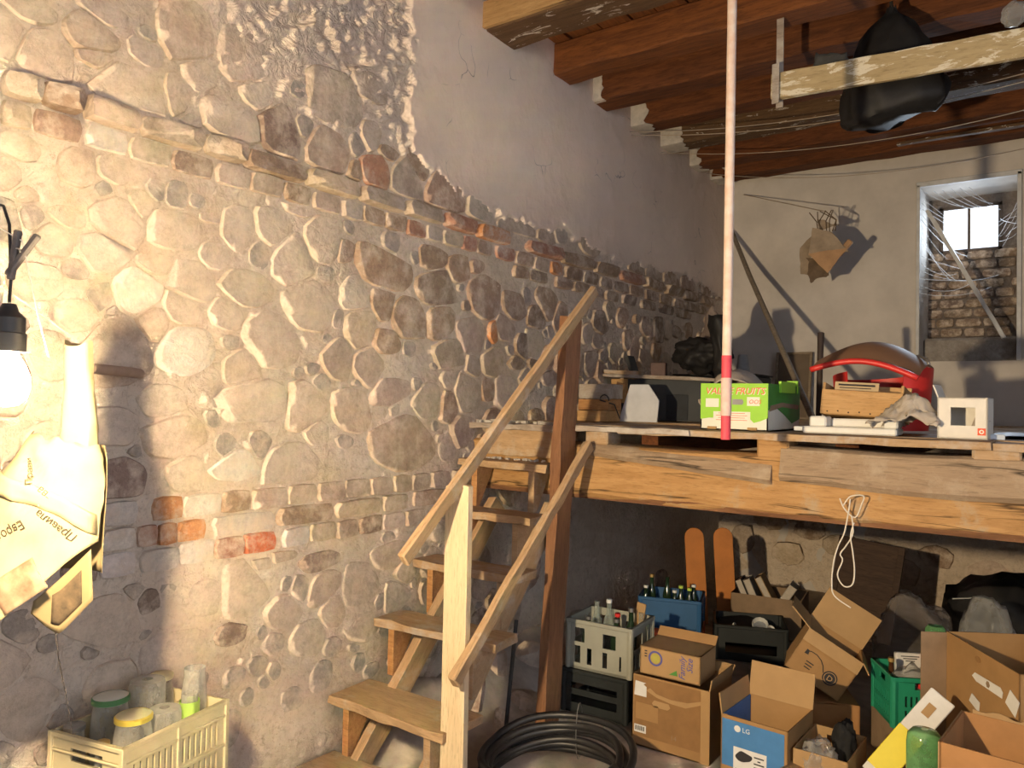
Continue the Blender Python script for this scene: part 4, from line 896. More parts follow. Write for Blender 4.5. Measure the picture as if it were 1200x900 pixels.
# folded band across the middle and the loose torn corner below
b = MB(); b.grid(lambda u, v: on_bundle(-64 + 115 * u, 168 - 55 * u * u + 24 * v - 4 * math.sin(u * 5), 3.5 + 2 * math.sin(u * 9)), 20, 4, .001)
obj('folded_strip', b.mesh('folded_strip', smooth=True), M_news, news)
b = MB()
def corner(u, v):
    top = Vector((-18 + 66 * u, 40 + 62 * u)); bot = Vector((-26 + 74 * u, 24 - 26 * math.sin(min(1, u * 1.9) * 1.57) + 75 * max(0, u - .42)))
    p = bot.lerp(top, v)
    return Vector((p.x * NS, (-6 - 8 * v + 4 * math.sin(u * 4)) * NS, p.y * NS))
b.grid(corner, 14, 8, .001)
obj('torn_corner', b.mesh('torn_corner', smooth=True), M_newsd, news)
b = MB(); b.grid(lambda u, v: corner(.30 + .52 * u, .16 + .62 * v) + Vector((0, -.0022, 0)), 8, 6, .0006)
obj('printed_picture', b.mesh('printed_picture', smooth=True), M_photok, news)
b = MB()
def pic(u, v):
    p = Vector((-58, 62)) + Vector((46, 32)) * u + Vector((22, -32)) * (1 - v)
    return on_bundle(p.x, p.y, 2.2)
b.grid(pic, 14, 10, .0006)
obj('printed_picture', b.mesh('printed_picture', smooth=True), M_photo, news)
def news_text(s, size, u, v, ang, wide=1):
    me_ = text_mesh(s, size, extrude=0, name='headline')
    bm = bmesh.new(); bm.from_mesh(me_)
    bmesh.ops.triangulate(bm, faces=bm.faces)
    bmesh.ops.subdivide_edges(bm, edges=[e for e in bm.edges if e.calc_length() > 6], cuts=1)
    c, q = math.cos(ang), math.sin(ang)
    for vt in bm.verts:
        x, y = vt.co.x * wide, vt.co.y
        vt.co = on_bundle(u + x * c - y * q, v + x * q + y * c, 2.2 if not 150 < v < 190 else 6.5)
    bm.to_mesh(me_); bm.free()
    obj('headline', me_, M_nink, news)
news_text('Правила', 12, 36, 118, math.radians(140))
news_text('Дружества', 11, 46, 138, math.radians(141))
news_text('Европа,', 14, -20, 138, math.radians(208))
news_text('Прави', 10, -8, 178, math.radians(100))
b = MB()
for k in range(7):
    b.grid(lambda u, v: on_bundle(-94 + 3 * k + 20 * u * .82 + v * -1, 14 + 5 * k + 20 * u * .57 + 1.6 * v, 2.0), 6, 1)
obj('small_print', b.mesh('small_print'), M_nink, news)
b = MB(); b.tube([(0, 0, .005), (.004, .01, -.06), (.010, .03, -.14), (.018, .05, -.24)], [.0012, .0016, .0012, .0008], 5)
obj('hanging_thread', b, simple('dark_thread', (.06, .05, .045), .9), news)
b = MB(); b.tube([(20 * NS, 0, 338 * NS), (8 * NS, -.10, .68), (-30 * NS, -.35, .80), (-60 * NS, -.55, .92)], .0010, 5)
obj('hanging_string', b, simple('pale_string', (.5, .45, .38), .9), news)

# clothespin clamped on the lamp cord
pin = thing('clothespin', 'grey wooden clothespin clipped on the cord above the bulb', 'clothespin', (1.306, .482, 1.708), YAW)
M_pin = simple('weathered_pin_wood', (.20, .17, .145), .9, .2, 30)
for s_, a_ in ((-1, .12), (1, .62)):
    b = MB(); b.box((0, 0, 0), (.009, .010, .072))
    obj('prong', b.mesh('prong', bevel=.002), M_pin, pin, Matrix.Translation((1.306, .482, 1.745)) @ Matrix.Rotation(YAW, 4, 'Z') @ Matrix.Translation((s_ * .006, 0, 0)) @ Matrix.Rotation(a_, 4, 'Y'))
b = MB(); b.tube([(.006 * math.cos(k * .9), -.006 + .0012 * k, .006 * math.sin(k * .9)) for k in range(12)], .0011, 5)
obj('spring', b, M_tin, pin, Matrix.Translation((1.306, .482, 1.748)) @ Matrix.Rotation(YAW, 4, 'Z'))
o = obj('line_wire', MB().tube([(1.20, .40, 1.92), (1.27, .46, 1.79), (1.31, .485, 1.765), (1.33, .50, 1.66), (1.345, .51, 1.60)], .0011, 5), simple('pale_wire', (.6, .58, .52), .6))
tag(o, 'thin pale wire hanging beside the bulb cord', 'wire')
o = obj('wall_peg', MB().tube([(-.06, 1.43, 1.617), (.10, 1.30, 1.617), (.25, 1.10, 1.62)], [.017, .0165, .015], 12).mesh('wall_peg', smooth=40), simple('peg_wood', (.40, .29, .22), .8))
tag(o, 'round wooden peg sticking out of the stone wall', 'peg')

# ------------------------------------------------------------------ cream crate full of jars
M_cream = simple('cream_plastic', (.66, .57, .34), .5, .05, 6, spec=.4)
CW, CD, CH = .40, .29, .25
ux = Vector((-.086, .381, 0)).normalized()          # long side
crM = frame(ux, Vector((-ux.y, ux.x, 0)), U0, Vector((.373, 1.162, .297)) + ux * CW / 2 + Vector((-ux.y, ux.x, 0)) * CD / 2)
cr = thing('jar_crate', 'cream slatted plastic crate holding glass jars by the stone wall', 'crate', M=crM)
b = MB()
def slats(L, z0, z1, n, inset=.03, mid=True):
    hs = []
    segs = ((inset, L / 2 - .012), (L / 2 + .012, L - inset)) if mid else ((inset, L - inset),)
    for a, c in segs:
        st = (c - a) / n
        for k in range(n): hs.append((a + k * st + st * .28, a + (k + 1) * st - st * .28, z0, z1))
    return hs
def crate_sides(b, w, d, h, t, hl, hs):
    panel_holes(b, w, h, t, hl, Matrix.Translation((-w / 2, -d / 2 + t / 2, 0)))
    panel_holes(b, w, h, t, hl, Matrix.Translation((-w / 2, d / 2 - t / 2, 0)))
    panel_holes(b, d, h, t, hs, Matrix.Translation((-w / 2 + t / 2, -d / 2, 0)) @ Matrix.Rotation(math.pi / 2, 4, 'Z'))
    panel_holes(b, d, h, t, hs, Matrix.Translation((w / 2 - t / 2, -d / 2, 0)) @ Matrix.Rotation(math.pi / 2, 4, 'Z'))
    b.box((0, 0, t), (w, d, t * 1.6))
crate_sides(b, CW, CD, CH, .006, slats(CW, .115, .190, 7) + slats(CW, .03, .095, 7), [(.08, .21, .175, .212)] + slats(CD, .03, .095, 5))
obj('body', b.mesh('body'), M_cream, cr)
b = MB()
for z, s_ in ((CH - .008, .014), (.105, .010), (.199, .008), (.012, .012)):
    for sx in (-1, 1):
        b.box((0, sx * (CD / 2 + .002), z), (CW + .012, .010, s_)); b.box((sx * (CW / 2 + .002), 0, z), (.010, CD + .012, s_))
obj('rim', b.mesh('rim', bevel=.002), M_cream, cr)
for sx, sy, w_ in ((-1, -1, .016), (-1, 1, .016), (1, -1, .016), (1, 1, .016), (0, -1, .013), (0, 1, .013)):
    b = MB(); b.box((sx * CW / 2, sy * (CD / 2 + (.003 if sx == 0 else 0)), CH / 2), (w_, w_ if sx else .008, CH))
    obj('rib', b.mesh('rib', bevel=.002), M_cream, cr)

M_lidy = simple('yellow_white_lid', (.80, .74, .45), .45, .05, 30); M_lidg = simple('white_lid', (.72, .74, .66), .45, .05, 30)
M_green = simple('green_paint', (.10, .26, .10), .5, .08); M_lime = simple('lime_label', (.36, .55, .10), .6, .05, 30)
def jar(x, y, z, r, h, lid, label, rim=None, band=None, tilt=(0, 0), upside=False, neck=.82):
    M_ = crM @ Matrix.Translation((x, y, z)) @ Matrix.Rotation(tilt[0], 4, 'X') @ Matrix.Rotation(tilt[1], 4, 'Y')
    T = thing('glass_jar', label, 'jar', M=M_)
    b = MB()
    if upside: pr = [(r * neck, 0), (r * neck, .02), (r, .04), (r, h - .015), (r * .93, h - .003), (r * .3, h)]
    else: pr = [(r * .3, 0), (r * .92, .002), (r, .015), (r, h * .68), (r * .96, h * .8), (r * neck, h * .92), (r * neck, h)]
    b.lathe(pr, 22, close=False)
    obj('glass', b.mesh('glass', smooth=50), M_glassjar, T)
    if lid:
        b = MB(); b.lathe([(r * neck + .003, h - .014), (r * neck + .004, h - .012), (r * neck + .004, h), (r * neck - .002, h + .0035), (r * .2, h + .002)], 26)
        lo_ = obj('lid', b.mesh('lid', smooth=40), lid, T)
        if rim:
            b = MB(); b.lathe([(r * neck + .0048, h - .013), (r * neck + .0052, h - .001), (r * neck + .001, h + .0034)], 26, close=False)
            obj('lid_rim', b.mesh('lid_rim', smooth=40), rim, lo_)
    if band:
        b = MB(); b.lathe([(r + .001, h * .62), (r + .001, h * .92)], 22, close=False)
        obj('paper_label', b.mesh('paper_label', smooth=True), band, T)
    return T
jar(-.105, -.075, .012, .056, .285, M_lidy, 'round jar with a yellow-rimmed lid in the crate nearest the front', rim=simple('yellow_paint', (.80, .62, .10), .4), neck=.86)
jar(-.070, .062, .012, .056, .305, M_lidg, 'jar with a white lid and dark green rim behind the yellow-lidded jar', rim=M_green, neck=.88)
jar(.005, -.080, .012, .050, .270, None, 'squat lidless jar standing upside down right of the yellow-lidded jar', upside=True)
jar(.047, .040, .012, .055, .325, None, 'large upturned clear jar in the middle of the crate', upside=True)
jar(.088, -.098, .012, .030, .290, None, 'slim jar with a lime green paper label at the crate edge', band=M_lime)
jar(.150, -.055, .012, .040, .345, None, 'tall clear jar standing in the crate corner by the wall')
jar(.147, .088, .012, .042, .30, M_lidy, 'jar with a pale lid at the back of the crate against the wall')
jar(-.160, .102, .012, .032, .245, M_tin, 'low jar with a grey tin lid in the crate left corner')
jar(-.172, -.03, .012, .020, .225, M_capgold, 'small jar with a brass lid sitting low at the crate handle')

# ------------------------------------------------------------------ coiled hose, rod
M_hose = simple('black_hose', (.022, .021, .021), .45, .2, 12, spec=.5)
hose = thing('garden_hose', 'thick black hose coiled on the floor in front of the stairs', 'hose', (.90, 2.62, .02))
b = MB(); pts = []
for k in range(7 * 40 + 1):
    a = 2 * math.pi * k / 40
    lap = k / 40
    r = .285 + .022 * math.sin(lap * 2.3) - .012 * (lap % 2)
    z = .022 + .017 * lap + .022 * math.sin(a * 1.0 + 1.0) + .006 * math.sin(3 * a + lap)
    z = max(z, .018) + .05 * max(0, math.sin(a)) * (lap / 7)
    pts.append((r * math.cos(a) * 1.02, r * math.sin(a) * .98, z))
b.tube(pts, .0155, 9)
obj('coil', b.mesh('coil', smooth=True), M_hose, hose)
for a in (1.75,):
    b = MB()
    b.tube([(.285 * math.cos(a) + .04 * math.cos(t) * math.cos(a), .285 * math.sin(a) + .04 * math.cos(t) * math.sin(a), .12 + .12 * math.sin(t)) for t in [k * .4488 for k in range(14)]], .0018, 5, closed=True)
    obj('tie_wire', b, M_tin, hose)
o = obj('thin_rod', MB().tube([(.497, 2.845, .02), (.486, 2.935, .54)], .0095, 8).mesh('thin_rod', smooth=40), M_black)
tag(o, 'thin black rod leaning under the stair treads', 'rod')

# ------------------------------------------------------------------ things on the loft
LZ = 1.442
# fruit carton printed lime green
vw, vd, vh = .30, .49, .205
vfM = Matrix.Translation((1.360, 3.315 + vd / 2, LZ)) @ Matrix.Rotation(.0, 4, 'Z')
M_vgreen = simple('lime_print', (.29, .60, .04), .55, .05, 12)
M_vgreen_shaded = simple('shaded_lime_print', (.05, .26, .04), .55, .08, 12)  # same lime print, coloured darker for the dimmer light on the right side
M_vwhite = simple('cream_print', (.74, .72, .62), .6, .04, 12)
M_vred = simple('orange_red_print', (.75, .10, .04), .6, .05)
vf = carton('fruit_carton', 'lime green printed fruit carton on the loft edge behind the hanging pole', vfM, (vw, vd, vh), {}, M_vwhite, holes={'front': [(.145, .19, .125, .145)], 'right': [(.20, .30, .14, .17)]})
F_ = lambda u, v, o_=.0008: face(vw, vd, vh, u, v, 'front', o_)
wave = [(0, .045), (.04, .052), (.08, .052)] + [(.08 + .013 * k, .052 - .014 * math.sin(k * .5)) for k in range(1, 11)] + [(.24, .034), (.27, .043), (.30, .056), (.30, .205), (0, .205)]
def cut_patch(name, T, M, outline, holes, mat):      # print laid around the hand hole in strips
    patch(name, T, M, outline, mat)
patch('green_print', vf, F_(0, 0), wave, M_vgreen)
lettering('VALUE FRUITS', .042, M_vred, vf, F_(.020, .158, .0022), shear=.25, name='brand_lettering')
lettering('VALUE FRUITS', .042, M_vwhite, vf, F_(.0225, .156, .0018), shear=.25, name='brand_shadow')
patch('sticker', vf, F_(.024, .10, .0018), rect(.06, .038), M_vwhite)
patch('sticker', vf, F_(.21, .108, .0018), rect(.055, .038), M_vwhite)
lettering('OOS', .026, M_vred, vf, F_(.217, .117, .0030), shear=.2, name='stamp')
patch('text_panel', vf, F_(.06, .035, .0018), rect(.165, .046), M_vwhite)
b = MB()
for k in range(4): b.box((.082, .009 + .010 * k, .001), (.14 - .02 * (k % 2), .0022, .0005))
o = obj('small_print', b, M_vred, vf); o.matrix_local = F_(.06, .035, .0022)
patch('hand_slot_shade', vf, F_(.145, .112, .0016), [(0, 0), (.045, 0), (.05, .012), (.045, .024), (0, .024)], simple('shaded_grey', (.33, .32, .32), .8))  # flat grey patch painted as the shade inside the hand slot
for u in (.035, .215):
    b = MB(); b.box((0, 0, 0), (.04, .012, .016)); o = obj('base_tab', b.mesh('base_tab', bevel=.001), M_card2, vf); o.matrix_local = F_(u + .02, .008, .002)
patch('green_print', vf, face(vw, vd, vh, 0, 0, 'right', .0008), [(0, .09), (.12, .10), (.24, .07), (.36, .03), (.49, .05), (.49, .205), (0, .205)], M_vgreen_shaded)
patch('torn_print', vf, face(vw, vd, vh, 0, 0, 'right', .0016), [(.02, .085), (.2, .105), (.46, .095), (.47, .115), (.2, .125), (.03, .11)], M_cardk)
b = MB(); b.box((.155, .02, .195), (.012, .22, .05)); o = obj('green_lip', b.mesh('green_lip'), M_vgreen, vf)
b = MB(); b.box((.13, .2, .20), (.05, .012, .06)); obj('green_lip', b.mesh('green_lip'), M_vgreen, vf)

def crumple(fn, nu, nv, amp, fr, seed, thick=.003):
    def g(u, v):
        p = Vector(fn(u, v)); q = Vector((p.x * fr, p.y * fr, p.z * fr + seed))
        a = Vector((noise.noise(q), noise.noise(q + Vector((9, 3, 1))), 1.3 * noise.noise(q + Vector((4, 8, 2)))))
        e = Vector((abs(noise.noise(q * 2.2)), abs(noise.noise(q * 2.2 + Vector((5, 5, 5)))), abs(noise.noise(q * 2.1 + Vector((1, 2, 9))))))
        return p + a * amp + e * amp * .8
    b = MB(); b.grid(g, nu, nv, thick); return b
M_sack = simple('grey_brown_paper', (.36, .31, .26), .9, .1, 10, .3)
o = obj('paper_sack', crumple(lambda u, v: (1.20 + .24 * u, 3.36 + .30 * v, 1.632 + .085 * math.sin(math.pi * min(1, u * 1.1)) * math.sin(math.pi * (v * .8 + .15)) - .07 * max(0, .18 - u) / .18), 18, 16, .012, 14, 3).mesh('paper_sack', smooth=True), M_sack)
tag(o, 'crumpled grey-brown paper sack bulging from the fruit carton', 'paper sack')
o = obj('paper_sheet', crumple(lambda u, v: (1.185 + .02 * math.sin(v * 5), 3.40 + .28 * u, LZ + .003 + .13 * v), 8, 8, .008, 12, 6).mesh('paper_sheet', smooth=True), M_dusty)
tag(o, 'dusty sheet of packing paper standing left of the fruit carton', 'paper')

# foam tray
M_foam = simple('white_foam', (.78, .77, .72), .8, .04, 30, .1)
fo_ = thing('foam_tray', 'white polystyrene packing tray on the loft edge', 'tray', (1.825, 3.42, LZ))
b = MB(); b.box((0, 0, .014), (.36, .16, .028)); obj('base', b.mesh('base', bevel=.006), M_foam, fo_)
for c, d in (((-.13, .02, .048), (.07, .10, .045)), ((.02, .06, .044), (.23, .03, .036)), ((.15, .02, .046), (.055, .11, .040))):
    b = MB(); b.box(c, d); obj('raised_block', b.mesh('raised_block', bevel=.007), M_foam, fo_)

# little wooden crate with a printed card in it
wc = thing('wooden_box', 'small nailed wooden box tipped under the red tub lid', 'box', M=Matrix.Translation((1.835, 3.62, LZ + .06)) @ Matrix.Rotation(.05, 4, 'Y') @ Matrix.Rotation(-.12, 4, 'X'))
M_boxwood = wood('box_pine', (.56, .35, .16), (.43, .25, .10))
for nm, c, d in (('front_board', (0, -.11, .055), (.32, .012, .105)), ('back_board', (0, .11, .08), (.32, .012, .16)), ('side_board', (-.155, 0, .07), (.012, .208, .14)), ('side_board', (.155, 0, .07), (.012, .208, .14)), ('bottom_board', (0, 0, .006), (.30, .208, .012))):
    b = MB(); b.box((0, 0, 0), d); o = obj(nm, b.mesh(nm, bevel=.002), M_boxwood, wc); o.matrix_local = Matrix.Translation(c)
for k in range(7):
    b = MB(); b.lathe([(.003, 0), (.0035, .002), (.001, .004)], 6); o = obj('nail', b, M_ink, wc); o.matrix_local = frame((1, 0, 0), (0, 0, 1), (0, -1, 0), (-.13 + .043 * k, -.116, .012 + .004 * (k % 2)))
pcM = Matrix.Translation((1.80, 3.62, LZ + .165)) @ Matrix.Rotation(.05, 4, 'Y') @ Matrix.Rotation(-.12, 4, 'X')
pc = thing('printed_card', 'yellowed printed card standing inside the small wooden box', 'card', M=pcM)
b = MB(); b.box((0, 0, 0), (.18, .014, .11)); obj('card', b.mesh('card', bevel=.001), simple('old_card', (.50, .38, .22), .8, .06, 30), pc)
b = MB()
for k in range(6): b.box((-.005 * (k % 3), -.0075, .042 - .013 * k), (.15 - .02 * (k % 2), .001, .004 if k else .008))
obj('print_lines', b, M_ink, pc)

# red tub lying on the box, brown lid bowed over it
tub = thing('red_tub', 'red plastic tub with a bowed brown cover and a bright red front lip', 'tub', (1.83, 3.86, LZ))
M_brown = simple('brown_cover', (.30, .165, .095), .55, .07, 5)
def lid_pt(u, v):
    x = -.235 + (.44 + .02 * v) * u
    return Vector((x, -.19 + .34 * v, .268 + .055 * math.sin(math.pi * u) - .04 * (u - .4) + .105 * math.sin(v * 1.7) - .05 * abs(2 * u - 1) ** 2 * v))
b = MB(); b.grid(lid_pt, 22, 12, .008); obj('cover', b.mesh('cover', smooth=50), M_brown, tub)
b = MB(); b.tube([lid_pt(k / 20, 0) + Vector((0, -.004, -.004)) for k in range(21)], .0135, 10); obj('front_lip', b.mesh('front_lip', smooth=True), M_red, tub)
b = MB()
def wallp(u, v):
    a = -1.0 + u * 5.1
    r = 1 + .10 * v
    return Vector((.02 + .195 * math.cos(a) * r, .07 + .17 * math.sin(a) * r, .01 + .262 * v * (1 - .10 * math.cos(a - 2.4))))
b.grid(wallp, 30, 6, .005); obj('wall', b.mesh('wall', smooth=50), M_red, tub)
for s_ in (-1, 1):
    b = MB(); b.tube([(.13 * s_, .12, .345), (.17 * s_, .09, .352), (.21 * s_, .05, .335), (.22 * s_, .02, .31)], .007, 6); obj('wire_handle', b.mesh('wire_handle', smooth=True), M_tin, tub)
o = obj('tool_handle', MB().tube([(1.447, 4.43, LZ), (1.445, 4.46, 1.80), (1.438, 4.5, 1.965)], [.016, .016, .019], 10).mesh('tool_handle', smooth=50), simple('dark_handle', (.045, .03, .025), .6))
tag(o, 'dark wooden tool handle standing behind the red tub', 'handle')

# crumpled cloth and small white carton with a window
o = obj('cloth', crumple(lambda u, v: (1.965 + .185 * u - .06 * (1 - v) * (1 - u), 3.27 + .2 * v, LZ + .022 + .15 * math.sin(math.pi * (u * .8 + .12)) * math.sin(math.pi * (.1 + .8 * v)) * (.65 + .5 * u)), 36, 32, .022, 19, 5).mesh('cloth', smooth=True), simple('beige_cloth', (.43, .375, .31), .95, .08, 12, .3))
tag(o, 'crumpled beige cloth between the foam tray and the white carton', 'cloth')
o = obj('cloth', crumple(lambda u, v: (1.93 + .08 * u, 3.45 + .08 * v, LZ + .02 + .075 * math.sin(math.pi * (u * .8 + .1)) * math.sin(math.pi * (.1 + .8 * v))), 10, 10, .012, 18, 8).mesh('cloth', smooth=True), M_sack)
tag(o, 'small grey wad of cloth behind the foam tray', 'cloth')
ww, wd, wh = .165, .13, .155
wcM = Matrix.Translation((2.235, 3.375, LZ)) @ Matrix.Rotation(-.08, 4, 'Z')
M_wcard = simple('white_card', (.70, .66, .58), .7, .05, 14)
wb = carton('window_carton', 'small white carton with a square cut-out window and red logo', wcM, (ww, wd, wh), {'left': 20}, M_wcard, holes={'front': [(.045, .125, .05, .118)]}, flaplen={'left': .05}, open_top=False)
patch('red_logo', wb, face(ww, wd, wh, .133, .016), rect(.026, .026), M_vred)
ring(wb, face(ww, wd, wh, .146, .029, 'front', .0016), .004, .008, M_vwhite, 'logo_ring')
b = MB(); b.box((.03, -.02, .06), (.05, .004, .07), Matrix.Rotation(.35, 4, 'Y')); obj('inner_card', b, M_sack, wb)
o = obj('blue_sheet', crumple(lambda u, v: (2.30 + .9 * u, 3.55 + .7 * v, LZ + .006 + .02 * math.sin(u * 3) * v), 18, 12, .010, 6, 2, .002).mesh('blue_sheet', smooth=True), simple('pale_blue_plastic', (.40, .50, .62), .4, .08, 6))
tag(o, 'pale blue plastic sheet spread on the loft right of the white carton', 'plastic sheet')
for k, (x, y, w, d, rz) in enumerate(((1.60, 3.66, .13, .10, .1), (2.32, 3.42, .06, .10, .3))):
    b = MB(); b.box((0, 0, .01), (w, d, .02)); o = obj('tile_scrap', b.mesh('tile_scrap', bevel=.002), simple('pale_tile', (.55, .60, .66), .4, .05), None, Matrix.Translation((x, y, LZ)) @ Matrix.Rotation(rz, 4, 'Z'))
    tag(o, ('pale blue tile piece lying behind the foam tray', 'small pale tile piece beside the white carton')[k], 'tile')

# framed board and long pole against the end wall
fb = thing('framed_board', 'old brown framed board leaning on the end wall', 'board', M=Matrix.Translation((.675, 6.70, LZ)) @ Matrix.Rotation(-.14, 4, 'X'))
M_fb = simple('brown_board', (.15, .11, .075), .7, .1, 8); M_fbf = wood('board_frame', (.30, .24, .17), (.2, .15, .1))
b = MB(); b.box((0, .01, .29), (.28, .012, .57)); obj('panel', b, M_fb, fb)
for c, d in (((-.14, 0, .29), (.02, .03, .58)), ((.14, 0, .29), (.02, .03, .58)), ((0, 0, .57), (.29, .03, .02)), ((0, 0, .01), (.29, .03, .02))):
    b = MB(); b.box((0, 0, 0), d); o = obj('frame_side', b.mesh('frame_side', bevel=.002), M_fbf, fb); o.matrix_local = Matrix.Translation(c)
o = obj('long_pole', MB().tube([(.115, 6.77, 3.12), (.50, 6.1, 2.60), (1.41, 4.5, LZ + .02)], .019, 10).mesh('long_pole', smooth=50), wood('grey_pole', (.30, .25, .19), (.2, .16, .12)))
tag(o, 'long thin grey pole slanting from the end wall down to the loft', 'pole')

# old chest with junk at the wall end of the loft
chest = thing('dark_cabinet', 'low dark grey cabinet with a wooden top at the stone wall', 'cabinet', (.40, 4.78, LZ))
M_dk = simple('dark_grey_paint', (.055, .06, .065), .7, .12, 6)
b = MB(); b.box((.05, 0, .135), (.62, .34, .27)); obj('body', b.mesh('body', bevel=.004), M_dk, chest)
b = MB(); b.box((-.27, -.172, .19), (.12, .02, .16)); obj('wood_corner', b.mesh('wood_corner', bevel=.003), M_boxwood, chest)
b = MB(); b.box((.14, -.172, .09), (.15, .006, .16)); obj('door_panel', b.mesh('door_panel', bevel=.004), simple('blue_black_paint', (.02, .024, .03), .6), chest)
plank('top_board', (.04, 4.74, LZ + .295), (.82, 4.74, LZ + .262), .42, .022, M_dusty, chest)
plank('top_board', (.06, 4.55, LZ + .318), (.30, 4.58, LZ + .305), .10, .025, M_deck, chest)
b = MB(); b.prism([(-.125, 0), (.125, 0), (.125, .13), (.05, .225), (-.07, .225)], -.006, .006)
o = obj('plastic_sheet', b.mesh('plastic_sheet', bevel=.002), simple('bluish_white_panel', (.60, .62, .66), .5, .08, 9), None, Matrix.Translation((.50, 4.13, LZ)) @ Matrix.Rotation(-.18, 4, 'X'))
tag(o, 'bluish white panel with cut corners standing before the dark cabinet', 'panel')
plank_o = plank('wood_offcut', (.365, 4.06, LZ + .0), (.40, 4.10, LZ + .23), .03, .05, M_stair2, None, up=(0, -1, 0)); tag(plank_o, 'thin brown offcut leaning left of the white panel', 'offcut')
for k, (z, w, mt, lb) in enumerate(((.0, .20, M_boxwood, 'lowest yellow pine block of the stack left of the white panel'), (.066, .20, M_stair2, 'middle orange pine block of the stack left of the white panel'), (.132, .21, M_dusty, 'topmost grey board block of the stack left of the white panel'))):
    b = MB(); b.box((0, 0, 0), (w, .16, .062 if k < 2 else .085))
    o = obj('wood_block', b.mesh('wood_block', bevel=.003), mt, None, Matrix.Translation((.315 + .006 * k, 3.99, LZ + z + (.031 if k < 2 else .0425))) @ Matrix.Rotation(.04 * (k - 1), 4, 'Z'))
    tag(o, lb, 'wood block', 'pine blocks stacked on the loft')
o = obj('cable_loop', MB().tube([(.40 + .03 * math.cos(k * .5), 3.90, LZ + .12 + .035 * math.sin(k * .5)) for k in range(7)] + [(.45, 3.93, LZ + .10), (.47, 3.96, LZ + .02)], .004, 6).mesh('cable_loop', smooth=True), M_black)
tag(o, 'loop of black cable hanging by the pine blocks', 'cable')
def blob(loc, sc, seed, amp=.25, fr=1.8, mat=None, name='bag', sub=4, sharp=.35):
    bm = bmesh.new(); bmesh.ops.create_icosphere(bm, subdivisions=sub, radius=1)
    for v in bm.verts:
        d = v.co.normalized(); q = d * fr + Vector((seed, seed * 2, 0))
        k = 1 + amp * noise.noise(q) + amp * sharp * (1 - 2 * abs(noise.noise(q * 2.4))) + amp * .3 * noise.noise(q * 6)
        v.co = Vector((d.x * k * sc[0], d.y * k * sc[1], d.z * k * sc[2]))
    me_ = bpy.data.meshes.new(name); bm.to_mesh(me_); bm.free()
    me_.polygons.foreach_set('use_smooth', [True] * len(me_.polygons))
    zmin = min(v.co.z for v in me_.vertices)
    return obj(name, me_, mat, None, Matrix.Translation((loc[0], loc[1], loc[2] - zmin)))
M_blackfilm = simple('black_plastic_bag', (.016, .015, .015), .6, .2, 9, .5, spec=.3, bscale=14)
o = blob((.62, 4.80, LZ + .29), (.16, .12, .10), 3, .4, 2.4, M_blackfilm, 'black_bag'); tag(o, 'crumpled black plastic bag on top of the dark cabinet', 'bag')
o = obj('black_bag', crumple(lambda u, v: (.775 + .10 * u + .03 * math.sin(v * 4), 4.56 - .03 * math.sin(math.pi * u), LZ + .08 + .58 * v), 10, 16, .03, 8, 4, .004).mesh('black_bag', smooth=True), M_blackfilm)
tag(o, 'long black plastic bag hanging down the cabinet corner', 'bag')
o = obj('grey_rag', crumple(lambda u, v: (.50 + .24 * u, 5.02 - .04 * math.sin(math.pi * u), LZ + .30 + .48 * v * (1 - .5 * abs(2 * u - 1))), 12, 16, .03, 8, 7, .004).mesh('grey_rag', smooth=True), simple('brown_grey_film', (.17, .13, .11), .4, .2, 9))
tag(o, 'brownish crumpled plastic heaped against the stone wall above the cabinet', 'plastic')
b = MB(); b.box((0, 0, .045), (.10, .06, .09)); o = obj('small_box', b.mesh('small_box', bevel=.004), simple('dark_red_box', (.10, .055, .045), .6), None, Matrix.Translation((.36, 4.72, LZ + .292)) @ Matrix.Rotation(.2, 4, 'Z')); tag(o, 'small dark brown box on the cabinet top', 'box')
b = MB(); b.box((0, 0, .055), (.025, .10, .12)); o = obj('leaning_book', b.mesh('leaning_book', bevel=.003), M_dust, None, Matrix.Translation((.20, 4.68, LZ + .318)) @ Matrix.Rotation(-.35, 4, 'Y')); tag(o, 'dark flat slab tilted on the left of the cabinet top', 'slab')
b = MB(); b.lathe([(.045, 0), (.05, .02), (.035, .14), (.03, .145)], 16); o = obj('plastic_cup', b.mesh('plastic_cup', smooth=45), simple('dull_white_plastic', (.34, .36, .38), .5), None, Matrix.Translation((.62, 5.62, LZ + .341))); tag(o, 'dull white plastic cup on the dark trunk', 'cup')
tr_ = thing('storage_trunk', 'dark trunk in the corner of the loft behind the fruit carton', 'trunk', (.42, 5.75, LZ))
b = MB(); b.box((0, 0, .17), (.62, .42, .33)); obj('body', b.mesh('body', bevel=.02), M_dk, tr_)
b = MB(); b.box((0, 0, .335), (.64, .44, .012)); obj('lid_edge', b.mesh('lid_edge', bevel=.004), M_dust, tr_)
b = MB(); r_ = random.Random(4)
for k in range(90):
    x, y = r_.uniform(.03, .50), r_.uniform(3.15, 3.32); s_ = r_.uniform(.006, .02)
    b.box((x, y, LZ - .004 + s_ * .3), (s_, s_ * r_.uniform(.6, 1.3), s_ * .7), None, r_.uniform(0, 3))
for k in range(60):
    x, y = r_.uniform(.05, .50), r_.uniform(3.10, 3.17); s_ = r_.uniform(.005, .014)
    b.box((x, y, 1.258 + s_ * .3), (s_, s_ * r_.uniform(.6, 1.3), s_ * .7), None, r_.uniform(0, 3))
o = obj('mortar_crumbs', b, simple('mortar_crumb', (.46, .42, .37), .95, .1, 30)); tag(o, 'crumbs of fallen mortar on the loft edge and top tread', 'crumbs', kind='stuff')

